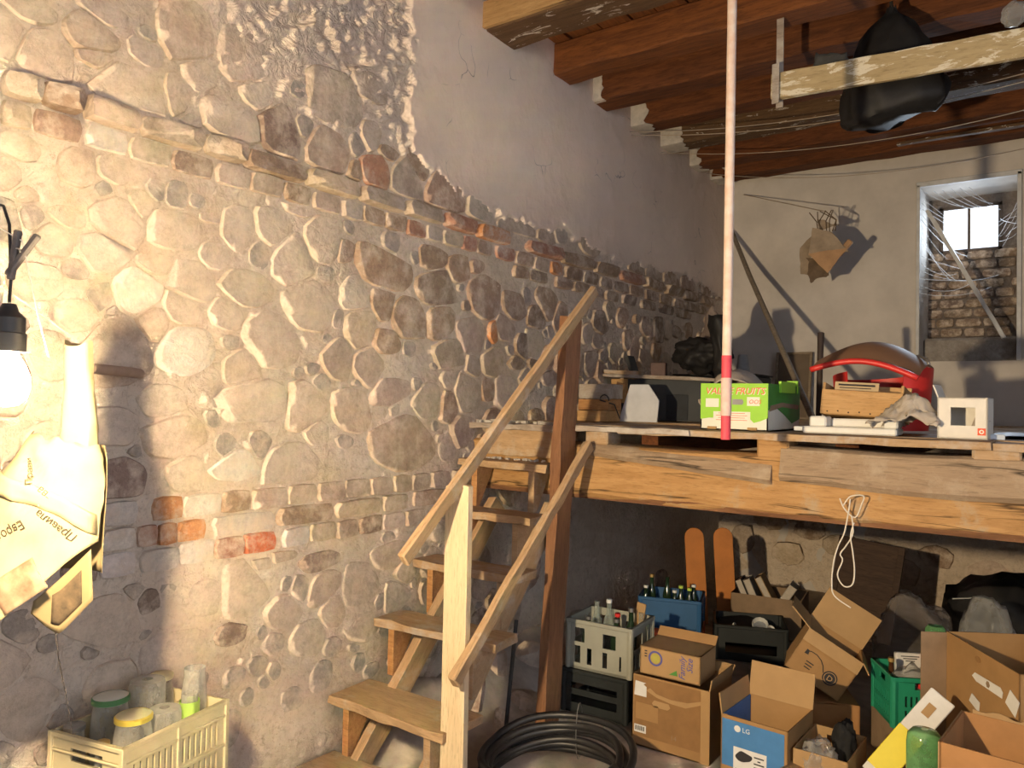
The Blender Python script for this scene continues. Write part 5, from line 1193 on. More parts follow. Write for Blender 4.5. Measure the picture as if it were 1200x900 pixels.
# ------------------------------------------------------------------ things under the loft
# bottle crates
def bottle_crate(name, label, M, w, d, h, mat, hl, hs, divs=0):
    T = thing(name, label, 'crate', M=M)
    b = MB(); crate_sides(b, w, d, h, .007, hl, hs)
    for sx in (-1, 1):
        for sy in (-1, 1): b.lathe([(.016, 0), (.016, h)], 8, Matrix.Translation((sx * (w / 2 - .008), sy * (d / 2 - .008), 0)))
    obj('body', b.mesh('body'), mat, T)
    b = MB()
    for sx in (-1, 1):
        b.box((0, sx * (d / 2 + .001), h - .010), (w + .008, .012, .020)); b.box((sx * (w / 2 + .001), 0, h - .010), (.012, d + .008, .020))
    obj('rim', b.mesh('rim', bevel=.003), mat, T)
    return T
M_greyc = simple('grey_green_plastic', (.33, .33, .27), .55, .08, 6)
M_blackc = simple('black_crate_plastic', (.022, .026, .026), .5, .15, 6)
M_bluec = simple('blue_plastic', (.025, .10, .23), .5, .1, 6)
M_redc = simple('orange_red_plastic', (.55, .10, .035), .5, .1, 6)
M_greenc = simple('green_plastic', (.02, .27, .15), .45, .08, 6)
gM = Matrix.Translation((.645, 3.52, -.004)) @ Matrix.Rotation(.06, 4, 'Z')
gw, gd, gh = .35, .29, .245
bottle_crate('black_crate', 'black plastic crate under the grey bottle crate', gM, gw, gd, gh - .03, M_blackc, [(.05, .30, .05, .09), (.05, .30, .12, .15)], [(.04, .25, .05, .09)])
holes = [(.045, .10, .135, .205), (.20, .27, .125, .195), (.045, .078, .03, .115), (.115, .14, .03, .11), (.20, .225, .03, .105), (.29, .30, .03, .10)]
holes_s = [(.04, .145, .125, .195), (.185, .215, .03, .215), (.235, .255, .03, .215), (.04, .065, .03, .105), (.09, .115, .03, .105), (.14, .165, .03, .105)]
gcr = bottle_crate('bottle_crate', 'grey-green bottle crate stacked on a black crate beside the post', gM @ Matrix.Translation((.015, .01, gh - .028)), gw, gd, gh, M_greyc, holes, holes_s)
gt = gM @ Matrix.Translation((.015, .01, gh - .028 + .016))
kinds = [(-.12, .09, .27, M_clearbottle, None, 'clear bottle in the left back of the grey crate'), (-.05, .09, .285, M_clearbottle, M_capw, 'tall clear bottle with a white cap in the grey crate'), (.03, .02, .24, M_brownbottle, M_red, 'brown bottle with a red top in the grey crate'), (.06, -.06, .235, M_bottle, M_tin, 'dark bottle with a tin cap near the grey crate front'), (.10, .03, .275, M_bottle, M_tin, 'dark bottle with a bright cap rising above the grey crate'), (.13, .09, .25, M_clearbottle, None, 'clear bottle at the right back of the grey crate'), (-.10, -.05, .22, M_bottle, M_tin, 'dark short bottle at the left front of the grey crate')]
for x, y, h, mt, cp, lb in kinds:
    p = gt @ Vector((x, y, 0)); bottle(p, h, .030, mt, cp, lb, 'bottles in the grey crate')
b = MB(); b.box((0, 0, .15), (.05, .01, .30)); o = obj('wood_slip', b.mesh('wood_slip', bevel=.002), M_card2, None, Matrix.Translation(gt @ Vector((.085, .10, 0))) @ Matrix.Rotation(.15, 4, 'Y')); tag(o, 'pale wooden slip standing among bottles in the grey crate', 'slip')

bM = Matrix.Translation((.60, 4.44, -.005)) @ Matrix.Rotation(.30, 4, 'Z')
bottle_crate('red_crate', 'orange-red plastic crate beneath the blue bottle crate', bM, .36, .28, .215, M_redc, [(.05, .31, .07, .16)], [(.04, .12, .05, .16), (.16, .24, .05, .16)])
bottle_crate('blue_crate', 'blue plastic crate of bottles on top of the orange-red crate', bM @ Matrix.Translation((0, 0, .218)), .36, .28, .18, M_bluec, [], [(.04 + .033 * k, .062 + .033 * k, .03 + .055 * j, .068 + .055 * j) for k in range(6) for j in range(2)])
bt = bM @ Matrix.Translation((0, 0, .218 + .016))
for i, (x, y, h, cp, lb) in enumerate([(-.15, -.07, .21, M_capw, 'bottle with a white cap at the blue crate left corner'), (-.13, .04, .255, M_capgold, 'tall bottle with a gold cap in the blue crate'), (.02, -.05, .19, M_capw, 'bottle with a white cap near the blue crate front edge'), (.05, .02, .205, M_capg, 'bottle with a lime cap in the middle of the blue crate'), (.10, .04, .19, M_capg, 'second bottle with a lime cap right of the middle in the blue crate'), (.12, .10, .20, M_capw, 'bottle with a white cap at the blue crate right back'), (-.04, .09, .24, None, 'dark uncapped bottle at the back of the blue crate')]):
    bottle(bt @ Vector((x, y, 0)), h, .028, M_bottle, cp, lb, 'bottles in the blue crate')

# cardboard boxes in front
b1w, b1d, b1h = .37, .27, .318
b1 = carton('cardboard_box', 'large brown cardboard box with a torn top strip and barcode label', Matrix.Translation((1.118, 3.235 + b1d / 2, -.005)), (b1w, b1d, b1h), {'back': 60, 'right': 10}, M_card, M_card2, flaplen={'back': .06, 'right': .05})
f1 = lambda u, v, o_=.0008: face(b1w, b1d, b1h, u, v, 'front', o_)
patch('printed_panel', b1, f1(.012, .045), rect(.315, .265), M_print)
patch('torn_strip', b1, f1(.07, .215, .0016), [(0, .04), (.05, .02), (.12, .008), (.19, .005), (.26, .035), (.262, .052), (.20, .03), (.12, .025), (.05, .035), (.02, .055)], M_card2)
patch('hand_hole_cover', b1, f1(.10, .19, .0016), [(.008, 0), (.075, 0), (.088, .012), (.08, .028), (.01, .03), (0, .015)], M_card2)
patch('tape_patch', b1, f1(.02, .12, .0016), rect(.11, .075), M_card)
patch('edge_tape', b1, f1(.330, .0, .0016), rect(.04, .318), M_card2)
patch('label_sticker', b1, f1(.012, .225, .0022), [(0, 0), (.06, 0), (.06, .045), (.045, .055), (.058, .062), (.005, .065)], M_paper)
barcode(b1, f1(.014, .06, .0022), .058, .034)
lettering('14', .03, M_cardk, b1, f1(.19, .065, .0030), name='number')
fw, fd, fh = .285, .20, .125
fam = carton('printed_carton', 'small carton with a purple ring and blue writing lying on the large box', Matrix.Translation((1.10, 3.26 + fd / 2, .316)) @ Matrix.Rotation(.03, 4, 'Z'), (fw, fd, fh), {'back': 45}, M_card2, M_card, open_top=False, flaplen={'back': .05})
f2 = lambda u, v, o_=.0008: face(fw, fd, fh, u, v, 'front', o_)
ring(fam, f2(.075, .078, .0014), .026, .034, M_inkblue, 'printed_ring')
patch('printed_disc', fam, f2(.075, .078, .0010), disc(.022), simple('olive_print', (.45, .40, .08), .8))
lettering('Family', .040, M_inkblue, fam, f2(.215, .008, .0014) @ Matrix.Rotation(math.pi / 2, 4, 'Z'), shear=.3)
lettering('Size', .040, M_inkblue, fam, f2(.250, .045, .0014) @ Matrix.Rotation(math.pi / 2, 4, 'Z'), shear=.3)
patch('green_triangle', fam, f2(.14, .02, .0014), [(0, 0), (.04, 0), (.036, .024)], simple('leaf_green_print', (.08, .26, .05), .8))
b = MB()
for k in range(3): b.box((.028, .105 - .012 * k, .001), (.012, .005, .0006))
o = obj('print_bars', b, M_ink, fam); o.matrix_local = f2(0, 0)

lw, ld_, lh = .272, .29, .305
lM = Matrix.Translation((1.556, 3.065 + ld_ / 2, -.005)) @ Matrix.Rotation(-.07, 4, 'Z')
M_innerblue = simple('blue_lining', (.05, .14, .36), .75, .08, 8)
lg = carton('appliance_carton', 'open carton with a blue printed front and white product label', lM, (lw, ld_, lh), {'back': 12, 'left': 8}, M_card, M_card2, flaplen={'back': .14, 'left': .08, 'right': .10})
f3 = lambda u, v, o_=.0008: face(lw, ld_, lh, u, v, 'front', o_)
patch('blue_print', lg, f3(.006, .105), rect(.252, .185), M_blueprint)
patch('emblem', lg, f3(.07, .262, .0014), disc(.013), M_capw)
lettering('LG', .026, M_capw, lg, f3(.09, .253, .0014), name='brand_lettering')
patch('product_label', lg, f3(.055, .075, .0014), rect(.135, .115), M_paper)
patch('product_picture', lg, f3(.098, .158, .0020), [(.034 * math.cos(a) * (1 + .15 * math.sin(2 * a)), .020 * math.sin(a) * (1 + .15 * math.cos(3 * a))) for a in [k * .3142 for k in range(20)]], M_ink)
b = MB()
for k in range(4): b.box((.058, .012 + .006 * k, .0008), (.10, .0018, .0005))
for (x, y, w) in ((.105, .095, .04), (.105, .082, .012), (.105, .070, .042), (.100, .055, .03), (.105, .045, .036)): b.box((x, y, .0008), (w, .005, .0005))
o = obj('small_print', b, M_ink, lg); o.matrix_local = f3(.055, .075, .0020)
b = MB(); b.box((0, 0, 0), (.004, ld_ - .02, .20)); o = obj('blue_lining', b, M_innerblue, lg); o.matrix_local = Matrix.Translation((-lw / 2 + .008, 0, lh - .10))
patch('hand_hole_shade', lg, f3(.02, .0, .0014), rect(.055, .035), M_cardk)

def viewtilt(c, roll, yaw=0):
    """frame facing the room's open side, rolled clockwise"""
    a = math.radians(roll); x = R0 * math.cos(yaw) + F0 * math.sin(yaw); y = F0 * math.cos(yaw) - R0 * math.sin(yaw)
    return frame(x * math.cos(a) - U0 * math.sin(a), y, U0 * math.cos(a) + x * math.sin(a), Vector(c))
# box tipped on its corner, stamped with a wheeled mark
tw, td, th = .265, .22, .215
tM = viewtilt(Vector((1.66, 3.734, .374)) + F0 * .10 + R0 * .03, 30, -.39)
tM = tM @ Matrix.Translation((0, 0, -th / 2))
tb = carton('stamped_carton', 'tipped open carton stamped with a black round mark and curved arm', tM, (tw, td, th), {'back': 3, 'left': 70, 'right': 125, 'front': 165}, M_card, M_card2, flaplen={'back': .17, 'left': .12, 'right': .055, 'front': .06})
f4 = lambda u, v, o_=.0008: face(tw, td, th, u, v, 'front', o_)
patch('round_mark', tb, f4(.185, .07, .0010), disc(.033), M_ink)
ring(tb, f4(.185, .07, .0016), .024, .027, M_card2, 'mark_ring')
lettering('D', .036, M_card2, tb, f4(.172, .057, .0020), name='mark_letter')
b = MB(); P = [(.150, .075), (.135, .10), (.115, .118), (.09, .128), (.065, .128), (.05, .122)]
for (x0, y0), (x1, y1) in zip(P, P[1:]):
    d = Vector((x1 - x0, y1 - y0, 0)); b.box(((x0 + x1) / 2, (y0 + y1) / 2, .001), (d.length + .002, .004, .0006), None, math.atan2(d.y, d.x))
o = obj('mark_arm', b, M_ink, tb); o.matrix_local = f4(0, 0)
patch('mark_tip', tb, f4(.048, .112, .0010), [(-.008, -.008), (.01, -.006), (.006, .014), (-.006, .016)], M_ink)
b = MB()
for k in range(3): b.box((.083, .078 - .014 * k, .001), (.036 - .004 * k, .005, .0006))
o = obj('mark_bars', b, M_ink, tb); o.matrix_local = f4(0, 0)
carton('brown_carton', 'reddish brown carton beneath the tipped stamped carton', Matrix.Translation((1.63, 3.84, -.005)) @ Matrix.Rotation(.45, 4, 'Z'), (.26, .22, .20), {'left': -86, 'right': -86}, M_card3)

# green slatted crate on a low carton
ghw, ghd, ghh = .265, .25, .215
gcM = Matrix.Translation((2.005, 3.84, .185)) @ Matrix.Rotation(.50, 4, 'Z')
carton('low_carton', 'low dusty carton carrying the green crate', Matrix.Translation((2.015, 3.86, -.005)) @ Matrix.Rotation(.50, 4, 'Z'), (.29, .28, .188), {}, M_cardk, open_top=False)
sl = [(.05 + .022 * k, .060 + .022 * k, .03 + .06 * j, .075 + .06 * j) for k in range(8) for j in range(2)]
bottle_crate('green_crate', 'bright green slatted plastic crate on the low carton', gcM, ghw, ghd, ghh, M_greenc, sl + [(.09, .18, .165, .195)], sl + [(.09, .16, .165, .195)])
gi = gcM @ Matrix.Translation((0, 0, .018))
bottle(gi @ Vector((-.095, .0, 0)), .235, .026, M_brownbottle, M_capgold, 'brown bottle with a gold cap in the green crate')
pm = thing('white_packet', 'white packet with a red cap standing in the green crate', 'packet', M=gi @ Matrix.Translation((.035, .07, 0)) @ Matrix.Rotation(-.12, 4, 'X'))
b = MB(); b.box((0, 0, .12), (.16, .03, .24)); obj('body', b.mesh('body', bevel=.004), M_paper, pm)
b = MB(); b.lathe([(.020, 0), (.022, .005), (.020, .03), (.014, .034)], 14); o = obj('red_cap', b.mesh('red_cap', smooth=45), M_red, pm); o.matrix_local = Matrix.Translation((.045, -.03, .21))
b = MB()
for k in range(3): b.box((-.02, -.0158, .225 - .010 * k), (.08 - .02 * k, .0008, .004))
obj('print_lines', b, M_ink, pm)
o = obj('red_bottle_top', MB().lathe([(.016, 0), (.018, .004), (.016, .02), (.01, .024)], 12).mesh('red_bottle_top', smooth=45), M_red, None, gi @ Matrix.Translation((-.005, -.09, .145))); tag(o, 'loose red bottle top by the green crate handle slot', 'cap')
o = blob(gi @ Vector((-.035, -.04, 0)), (.07, .06, .10), 5, .3, 2, M_plasticfilm, 'plastic_wrap', 3); tag(o, 'grey crumpled plastic wrap inside the green crate', 'plastic wrap')

# tray box in front with wrap and black rag
tyM = Matrix.Translation((1.80, 3.215, -.005)) @ Matrix.Rotation(-.03, 4, 'Z')
ty = carton('tray_box', 'small open tray box with a hand hole in its back side', tyM, (.20, .29, .245), {}, M_card2, holes={'back': [(.05, .12, .185, .215)]})
o = blob((1.775, 3.14, .12), (.058, .085, .07), 7, .3, 2.2, M_plasticfilm, 'plastic_wrap', 4); tag(o, 'clear crumpled plastic wrap in the tray box', 'plastic wrap')
o = blob((1.838, 3.28, .12), (.042, .045, .085), 9, .35, 2, simple('black_cloth', (.012, .012, .012), .9, .2, 20, .3), 'black_rag', 4); tag(o, 'black crumpled rag in the tray box', 'rag')
o = obj('kraft_paper', crumple(lambda u, v: (1.62 + .17 * u, 2.98 + .10 * v, .135 + .05 * math.sin(3 * u) * v), 10, 8, .016, 10, 3).mesh('kraft_paper', smooth=True), M_card2, None); tag(o, 'torn kraft paper in front of the tray box', 'paper')
o = blob((1.86, 2.86, -.01), (.10, .09, .10), 4, .25, 1.5, simple('dark_green_film', (.03, .06, .045), .4, .1), 'dark_green_bag', 4); tag(o, 'dark green plastic bag on the floor in front of the tray box', 'bag')

# yellow and white pack, green bottle, big cartons at the right
ywM = along((1.965, 3.20, .17), (2.165, 3.34, .455), (0, -1, .2))
yw = thing('yellow_white_pack', 'long yellow and white cardboard pack leaning against the open carton', 'pack', M=ywM)
b = MB(); b.box((0, 0, 0), (.40, .095, .04)); obj('body', b.mesh('body', bevel=.003), M_paper, yw)
b = MB(); b.box((-.075, 0, .0), (.19, .098, .043)); obj('yellow_sleeve', b.mesh('yellow_sleeve', bevel=.002), simple('yellow_print', (.78, .66, .04), .5, .04), yw)
b = MB(); b.box((.125, .006, .0212), (.05, .03, .002)); obj('cut_out', b, M_card2, yw)
M_gpet = film('green_pet', (.20, .48, .20), .55, .12, .3)
for k, (p, h, r, lb) in enumerate((((2.145, 3.06, -.008), .44, .058, 'large upturned green plastic bottle between the yellow pack and the open carton'), ((2.02, 4.45, .20), .26, .05, 'pale green upturned plastic bottle behind the green crate'))):
    T = thing('green_bottle', lb, 'bottle', p)
    b = MB(); b.lathe([(r * .24, .02), (r * .24, .05), (r * .5, .10), (r, .16), (r, h - .05), (r * .93, h - .02), (r * .7, h - .004), (r * .2, h)], 20, close=False)
    obj('body', b.mesh('body', smooth=45), M_gpet, T)
    b = MB(); b.lathe([(r * .28, .0), (r * .28, .022), (r * .2, .024)], 12); obj('cap', b.mesh('cap', smooth=45), M_green, T)
e = Vector((.272, -.442, 0)).normalized(); nrm = Vector((e.y, -e.x, 0))      # lit face of the tall carton
bcM = frame(e, Vector((-e.y, e.x, 0)), U0, Vector((2.155, 3.60, -.005)) + e * .25 + Vector((-e.y, e.x, 0)) * .16)
big = carton('tall_carton', 'tall brown carton with white stickers on its lit side', bcM, (.50, .32, .655), {}, M_card, M_cardk)
f5 = lambda u, v, o_=.0008: face(.50, .32, .655, u, v, 'front', o_)
patch('sticker', big, f5(.20, .535, .0014), [(0, .012), (.03, 0), (.20, .0), (.205, .022), (.19, .035), (.02, .03)], M_paper)
patch('sticker', big, f5(.42, .50, .0014), [(0, .03), (.06, 0), (.085, .06), (.03, .085)], M_paper)
patch('sticker', big, f5(.18, .425, .0014), [(0, .02), (.07, .0), (.075, .04), (.02, .055)], M_paper)
patch('stamp', big, f5(.31, .552, .0020), disc(.013, n=6), M_cardk)
patch('stain', big, f5(.24, .62, .0014), disc(.02, 0, 0, 10, .012), M_print)
b = MB(); b.box((-.25, -.16 - .05, .34), (.005, .10, .62)); obj('side_flap', b.mesh('side_flap'), M_cardk, big)
fr = Vector((2.236, 3.146, 0))
frM = Matrix.Translation(fr + Vector((.20, -.20, -.005))) @ Matrix.Rotation(-.10, 4, 'Z')
op = carton('open_carton', 'open orange-brown carton in the right foreground with a torn edge', frM, (.40, .34, .505), {}, M_card3)
b = MB(); b.grid(lambda u, v: (-.17 + .36 * u, .168, .50 + (.02 + .03 * noise.noise(Vector((u * 7, 1, 1)))) * v), 18, 1, .004); obj('torn_edge', b.mesh('torn_edge'), M_card2, op)
b = MB(); b.box((-.203, 0, .26), (.004, .34, .49)); obj('pale_side', b.mesh('pale_side'), M_card2, op)

# plastic bags
o = blob((1.88, 4.75, -.01), (.19, .18, .25), 2, .22, 1.6, M_plasticfilm2, 'clear_bag', 4); tag(o, 'large brownish clear plastic bag behind the green crate', 'bag')
o = blob((2.23, 4.70, -.01), (.13, .14, .27), 6, .2, 1.4, M_plasticfilm, 'white_bag', 4); tag(o, 'cloudy white plastic bag behind the tall carton', 'bag')
o = blob((2.32, 5.45, -.01), (.36, .26, .26), 8, .25, 1.6, M_blackfilm, 'rubbish_bag', 4); tag(o, 'big black rubbish bag at the far right under the loft', 'bag')
o = obj('tie_string', MB().tube([(2.02, 5.22, .44), (2.10, 5.20, .46), (2.17, 5.19, .48), (2.24, 5.19, .455), (2.17, 5.18, .45), (2.22, 5.17, .46)], .0035, 5), M_capw); tag(o, 'white string tie lying on the black rubbish bag', 'string')

# planks, books and dark crate at the back
M_orange = simple('orange_paint', (.56, .20, .04), .6, .1, 7)
def round_board(p, w, h, lean, rz, lb):
    out = [(-w / 2, 0), (w / 2, 0), (w / 2, h - w * .5)] + [(w / 2 * math.cos(a), h - w * .5 + w * .5 * math.sin(a)) for a in [k * math.pi / 8 for k in range(1, 8)]] + [(-w / 2, h - w * .5)]
    b = MB(); b.prism(out, -.009, .009)
    o = obj('orange_board', b.mesh('orange_board', bevel=.002), M_orange, None, Matrix.Translation(p) @ Matrix.Rotation(rz, 4, 'Z') @ Matrix.Rotation(-lean, 4, 'X') @ Matrix.Rotation(-.06, 4, 'Y'))
    tag(o, lb, 'board', 'orange boards under the loft')
round_board((.44, 5.28, -.01), .135, .68, .04, .5, 'left orange round-topped board leaning behind the blue crate')
round_board((.60, 5.42, -.01), .135, .68, .04, .45, 'right orange round-topped board leaning behind the blue crate')
carton('book_box', 'dark dusty box of old books under the loft', Matrix.Translation((.90, 5.42, -.005)) @ Matrix.Rotation(.12, 4, 'Z'), (.46, .34, .27), {}, M_cardk)
M_pages = simple('book_pages', (.50, .44, .36), .9, .08, 30); M_cover = simple('book_cover', (.22, .13, .08), .8, .1); M_cover2 = simple('pale_book_cover', (.40, .36, .30), .8, .1)
for k, (x, z, w, tl, cv, lb) in enumerate(((-.11, .12, .05, -.42, M_ink, 'leftmost tilted book with pale pages in the dusty box'), (-.055, .13, .05, -.42, M_cover2, 'second tilted book from the left in the dusty box'), (.035, .16, .05, -.5, M_card2, 'tan upright book rising above the others in the dusty box'), (.08, .13, .06, .55, M_cover2, 'grey book lying open-edged at the right of the dusty box'))):
    Mb = Matrix.Translation((.90, 5.36, -.005)) @ Matrix.Rotation(.12, 4, 'Z') @ Matrix.Translation((x, 0, z + .06)) @ Matrix.Rotation(tl, 4, 'Y')
    T = thing('book', lb, 'book', M=Mb, group='books in the dusty box')
    b = MB(); b.box((0, 0, .09), (w * .75, .13, .19)); obj('pages', b, M_pages, T)
    b = MB(); b.box((-w * .42, 0, .09), (.004, .14, .20)); b.box((w * .42, 0, .09), (.004, .14, .20)); b.box((0, .07, .09), (w * .84, .004, .20)); obj('cover', b, cv, T)
dkM = Matrix.Translation((.95, 4.83, -.005)) @ Matrix.Rotation(.38, 4, 'Z')
bottle_crate('dark_crate', 'black crate with broken white cups beside the blue crate', dkM, .42, .32, .215, M_blackc, [(.06, .36, .05, .11)], [(.05, .27, .05, .11)])
for i, (x, y, r, lb) in enumerate(((.06, -.03, .05, 'white broken cup lying in the black crate'), (.11, -.09, .030, 'small white shard at the front rim of the black crate'), (-.10, -.02, .018, 'tiny white lid at the left of the black crate'), (-.03, .02, .020, 'tiny white lid in the middle of the black crate'))):
    o = obj('white_cup', MB().lathe([(r * .5, 0), (r * .9, .01), (r, r * .9), (r * .96, r * .95), (r * .82, .016)], 12).mesh('white_cup', smooth=45), M_capw, None, dkM @ Matrix.Translation((x, y, .175)) @ Matrix.Rotation(.7, 4, 'X') @ Matrix.Rotation(.5 * i, 4, 'Y')); tag(o, lb, 'cup', 'white cups in the black crate')
o = obj('dark_filling', crumple(lambda u, v: (-.19 + .38 * u, -.14 + .28 * v, .165 + .02 * math.sin(5 * u)), 10, 8, .02, 9, 2).mesh('dark_filling', smooth=True), M_dust, None, dkM); tag(o, 'dark crumpled sheeting filling the black crate', 'sheeting')
dp = thing('door_panel', 'dark brown wooden panel leaning at the back under the loft', 'panel', M=Matrix.Translation((1.42, 5.62, -.005)) @ Matrix.Rotation(-.22, 4, 'X') @ Matrix.Rotation(.10, 4, 'Y'))
M_dpan = wood('dark_panel_wood', (.075, .045, .03), (.045, .028, .02))
b = MB(); b.box((0, 0, .33), (.42, .018, .66)); obj('board', b.mesh('board', bevel=.003), M_dpan, dp)
for x in (-.19, .19): b = MB(); b.box((x, -.014, .33), (.04, .012, .66)); obj('stile', b.mesh('stile', bevel=.002), M_dpan, dp)

# white cord knotted to the beam
cord = thing('knotted_string', 'white cord knotted round the loft beam with a hanging loop', 'cord', (1.872, 3.15, 1.12))
M_cord = simple('white_cord', (.66, .60, .50), .8, .05)
C = lambda px, pz: (1.872 + (px - 995) * .00335, 3.155 + .004 * math.sin(px), 1.185 - (pz - 590) * .00327)
def smoothp(P, n=6):
    P = [Vector(p) for p in P]; out = []
    for i in range(len(P) - 1):
        a, b_, c, d = P[max(i - 1, 0)], P[i], P[i + 1], P[min(i + 2, len(P) - 1)]
        for k in range(n):
            t = k / n
            out.append(.5 * ((2 * b_) + (c - a) * t + (2 * a - 5 * b_ + 4 * c - d) * t * t + (3 * b_ - a - 3 * c + d) * t ** 3))
    return out + [P[-1]]
for nm, P in (('long_end', [(996, 585), (994, 600), (990, 625), (984, 640), (979, 660), (977, 685), (980, 700), (998, 711)]), ('loop', [(998, 605), (999, 625), (992, 640), (986, 650), (988, 658), (983, 675), (990, 687), (999, 684), (1001, 668), (999, 645), (997, 628), (1000, 612)]), ('knot', [(985, 585), (990, 597), (1001, 606), (1008, 590), (1010, 580), (996, 582), (988, 594)])):
    obj(nm, MB().tube(smoothp([C(*p) for p in P]), .0028, 6).mesh(nm, smooth=True), M_cord, cord, Matrix.Identity(4))

# ------------------------------------------------------------------ things hanging from the ceiling and walls
pole = thing('hanging_pole', 'tall white painted pole with red bands hanging in front of the loft', 'pole', (1.555, 2.68, 1.428))
M_polew = simple('worn_white_paint', (.70, .60, .52), .6, .08, 18, c2=(.62, .42, .32))
b = MB(); b.tube([(0, 0, .10), (.001, 0, .7), (.002, 0, 1.4), (.003, 0, 2.29)], .0165, 14); obj('shaft', b.mesh('shaft', smooth=50), M_polew, pole)
M_band = simple('red_pink_paint', (.66, .07, .10), .6, .08, 30)
for z0, z1, mt, r in ((.0, .085, M_band, .0172), (.085, .22, simple('scuffed_pink_paint', (.68, .48, .42), .7, .1, 40), .0190), (.22, .30, M_band, .0178)):
    b = MB(); b.lathe([(r * .96, z0), (r, z0 + .004), (r, z1 - .002), (r * .97, z1)], 14); obj('painted_band', b.mesh('painted_band', smooth=45), mt, pole)

hp = plank('hung_plank', (1.33, 3.90, 3.17), (3.6, 3.97, 3.10), .028, .13, wood('paint_flaked_board', (.46, .36, .20), (.36, .27, .14), paint=(.66, .60, .46), paintamt=.38), None, seg=20, jit=.003)
tag(hp, 'flaked cream painted plank slung under the ceiling beams', 'plank')
hk = thing('plank_strap', 'pale strap holding the end of the slung plank to the beams', 'strap', (1.35, 3.9, 3.1))
b = MB(); b.box((1.36, 3.935, 3.30), (.035, .006, .46)); b.box((1.36, 3.865, 3.17), (.035, .006, .20)); obj('band', b, M_dusty, hk, Matrix.Identity(4))
# black bag slung behind the plank
b = MB()
prof = [(0, .02, 3.56), (.1, .03, 3.52), (.25, .11, 3.46), (.45, .175, 3.36), (.65, .215, 3.24), (.85, .235, 3.10), (.95, .235, 3.03), (1, .20, 3.0)]
def bagp(u, v):
    i = interp([(p[0], p[1]) for p in prof], v); z = interp([(p[0], p[2]) for p in prof], v); a = 2 * math.pi * u
    q = Vector((math.cos(a) * 1.5, math.sin(a) * 1.5, z * 3))
    k = 1 + .14 * noise.noise(q) + .14 * noise.noise(q * 2.7) - .10 * abs(noise.noise(q * 4.3))
    return Vector((1.835 + i * k * math.cos(a), 4.18 + i * .62 * k * math.sin(a), z + .03 * noise.noise(q * 1.4) + (.03 * math.cos(a) if v > .8 else 0)))
b.grid(bagp, 40, 26)
b.f.append(tuple(len(b.v) - 41 + k for k in range(40)))
o = obj('hanging_bag', b.mesh('hanging_bag', smooth=60), M_blackfilm); tag(o, 'full black plastic bag hanging from the ceiling behind the slung plank', 'bag')
b = MB(); b.tube([(1.835, 4.18, 3.545), (1.83, 4.18, 3.7)], .008, 6); o = obj('bag_rope', b, M_black); tag(o, 'short dark rope tying the black bag to the ceiling', 'rope')
o = obj('torn_film', crumple(lambda u, v: (1.52 + .16 * u, 3.93, 3.20 + .12 * v * (1 - .4 * u)), 8, 6, .02, 12, 3).mesh('torn_film', smooth=True), M_dust); tag(o, 'dark scrap of film stuck above the slung plank', 'film')
o = blob((2.36, 3.98, 3.23), (.045, .04, .05), 3, .3, 2, M_plasticfilm, 'plastic_cup', 3); tag(o, 'crumpled clear plastic cup on the slung plank', 'cup')
o = plank('ceiling_strip', (1.55, 6.20, 3.495), (3.4, 6.22, 3.50), .05, .02, M_paintbeam, None); tag(o, 'thin pale strip of wood nailed under the last beams', 'strip')

M_line = simple('thin_line', (.42, .34, .26), .7)
def line(p0, p1, sag, lb, r=.0028):
    p0, p1 = Vector(p0), Vector(p1)
    o = obj('clothes_line', MB().tube([p0.lerp(p1, k / 24) + Vector((0, 0, -sag * 4 * (k / 24) * (1 - k / 24))) for k in range(25)], r, 5).mesh('clothes_line', smooth=True), M_line)
    tag(o, lb, 'line', 'lines strung under the ceiling')
line((.02, 4.90, 3.49), (3.4, 4.70, 3.44), .17, 'upper pale line sagging in front of the black bag')
line((.02, 4.93, 3.475), (3.4, 4.75, 3.42), .18, 'line strung just below the upper pale line')
line((.02, 5.44, 3.49), (3.4, 5.25, 3.46), .20, 'middle thin line sagging below the beams')
line((.02, 6.35, 3.56), (3.2, 6.28, 3.50), .20, 'lowest line sagging across the end wall top')
line((.20, 6.83, 3.46), (1.09, 6.02, 3.02), .0, 'line running from the corner down to the hanging bundle', .004)

# paper bundle hanging on the line by the end wall
rag = thing('hanging_cartons', 'torn brown cartons and leaves bundled on a line before the end wall', 'bundle', (1.09, 6.0, 2.46))
M_rag1 = simple('brown_carton_paper', (.42, .25, .13), .8, .15, 9, .2); M_rag2 = simple('grey_brown_carton', (.36, .28, .20), .85, .2, 9, .3); M_rag3 = simple('dry_dark_leaves', (.16, .11, .07), .9, .2, 14, .4)
def sheet(name, pts, yoff, mt, amp=.012, th_=.004):
    a, b_, c, d = [Vector((1.089 + (x - 965) * .00640, 6.0 + yoff + o_, 2.457 + (335 - z) * .00641)) for x, z, o_ in pts]
    bb = crumple(lambda u, v: (a.lerp(b_, u)).lerp(d.lerp(c, u), v), 12, 10, amp, 10, len(name), th_)
    obj(name, bb.mesh(name, smooth=50), mt, rag, Matrix.Identity(4))
sheet('carton_side', [(936, 287, .03), (953, 270, 0), (948, 320, 0), (937, 318, .02)], .02, M_rag2)
sheet('carton_front', [(954, 268, -.02), (976, 276, -.05), (996, 300, -.05), (951, 301, -.04)], -.03, M_rag2, .008)
sheet('carton_face', [(951, 298, -.04), (995, 296, -.05), (975, 318, -.03), (972, 322, -.03)], -.035, M_rag1, .006)
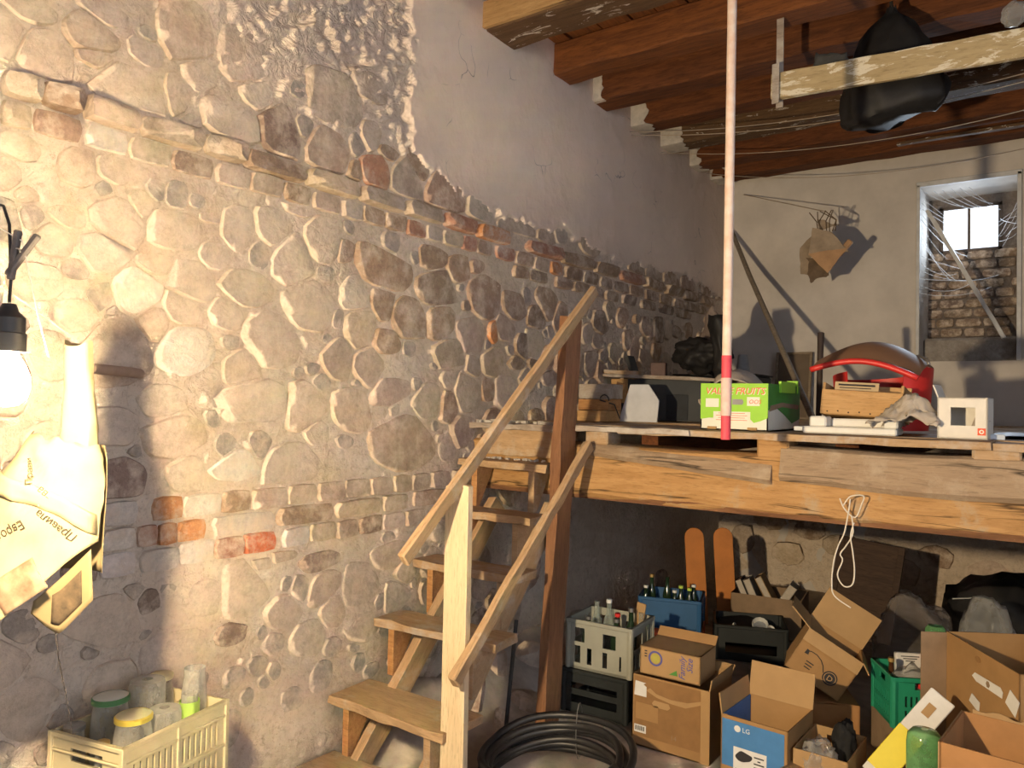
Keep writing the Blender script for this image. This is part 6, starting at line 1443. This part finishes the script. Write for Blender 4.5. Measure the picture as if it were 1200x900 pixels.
sheet('leaf_clump', [(945, 300, .0), (966, 302, 0), (971, 325, 0), (951, 332, 0)], -.01, M_rag3, .02)
sheet('upper_tuft', [(956, 256, 0), (968, 262, 0), (980, 262, .02), (958, 276, 0)], 0, M_rag2, .03)
b = MB(); b.box((0, 0, 0), (.045, .03, .13)); obj('rolled_edge', b.mesh('rolled_edge', bevel=.008), M_rag1, rag, Matrix.Translation((1.247, 5.955, 2.72)) @ Matrix.Rotation(.72, 4, 'Y'))
for k in range(7):
    x0 = 1.05 + .02 * k
    b = MB(); b.tube([(x0, 6.0, 2.86), (x0 + rnd(-.05, .04), 5.99, 2.94), (x0 + rnd(-.10, .10), 6.0, 3.02)], .004, 5); obj('twig', b, M_rag3, rag, Matrix.Identity(4))

# cobwebs in the niche
b = MB(); r_ = random.Random(12)
def web(p0, p1, sag, r=.0025):
    p0, p1 = Vector(p0), Vector(p1)
    b.tube([p0.lerp(p1, k / 10) + Vector((0, .01 * math.sin(k), -sag * 4 * (k / 10) * (1 - k / 10))) for k in range(11)], r, 4)
for k in range(9): web((1.625, YF + r_.uniform(.0, .10), 3.25 - .045 * k), (1.70 + r_.uniform(0, .25), YF + r_.uniform(.05, .3), 3.05 - .06 * k + r_.uniform(-.05, .1)), r_.uniform(.0, .05), r_.uniform(.0012, .003))
for k in range(8): web((2.265, YF + r_.uniform(.0, .1), 3.12 - .03 * k), (2.13 + r_.uniform(-.02, .06), YF + .3, 2.96 + r_.uniform(-.12, .12)), r_.uniform(-.02, .04), r_.uniform(.0012, .003))
for k in range(6): web((1.625, YF + .03, 2.78 - .06 * k), (1.95 + r_.uniform(-.1, .2), YF + .12, 2.66 - .03 * k), r_.uniform(.01, .06), .002)
for k in range(6): web((1.65 + .06 * k, YF + .02, 3.29), (1.9 + .05 * k, YF + .2, 3.20 - r_.uniform(0, .08)), .02, .003)
o = obj('cobwebs', b.mesh('cobwebs', smooth=True), film('cobweb', (.85, .88, .92), .5, .6, .4)); tag(o, 'pale cobwebs strung across the window niche', 'cobwebs', kind='stuff')
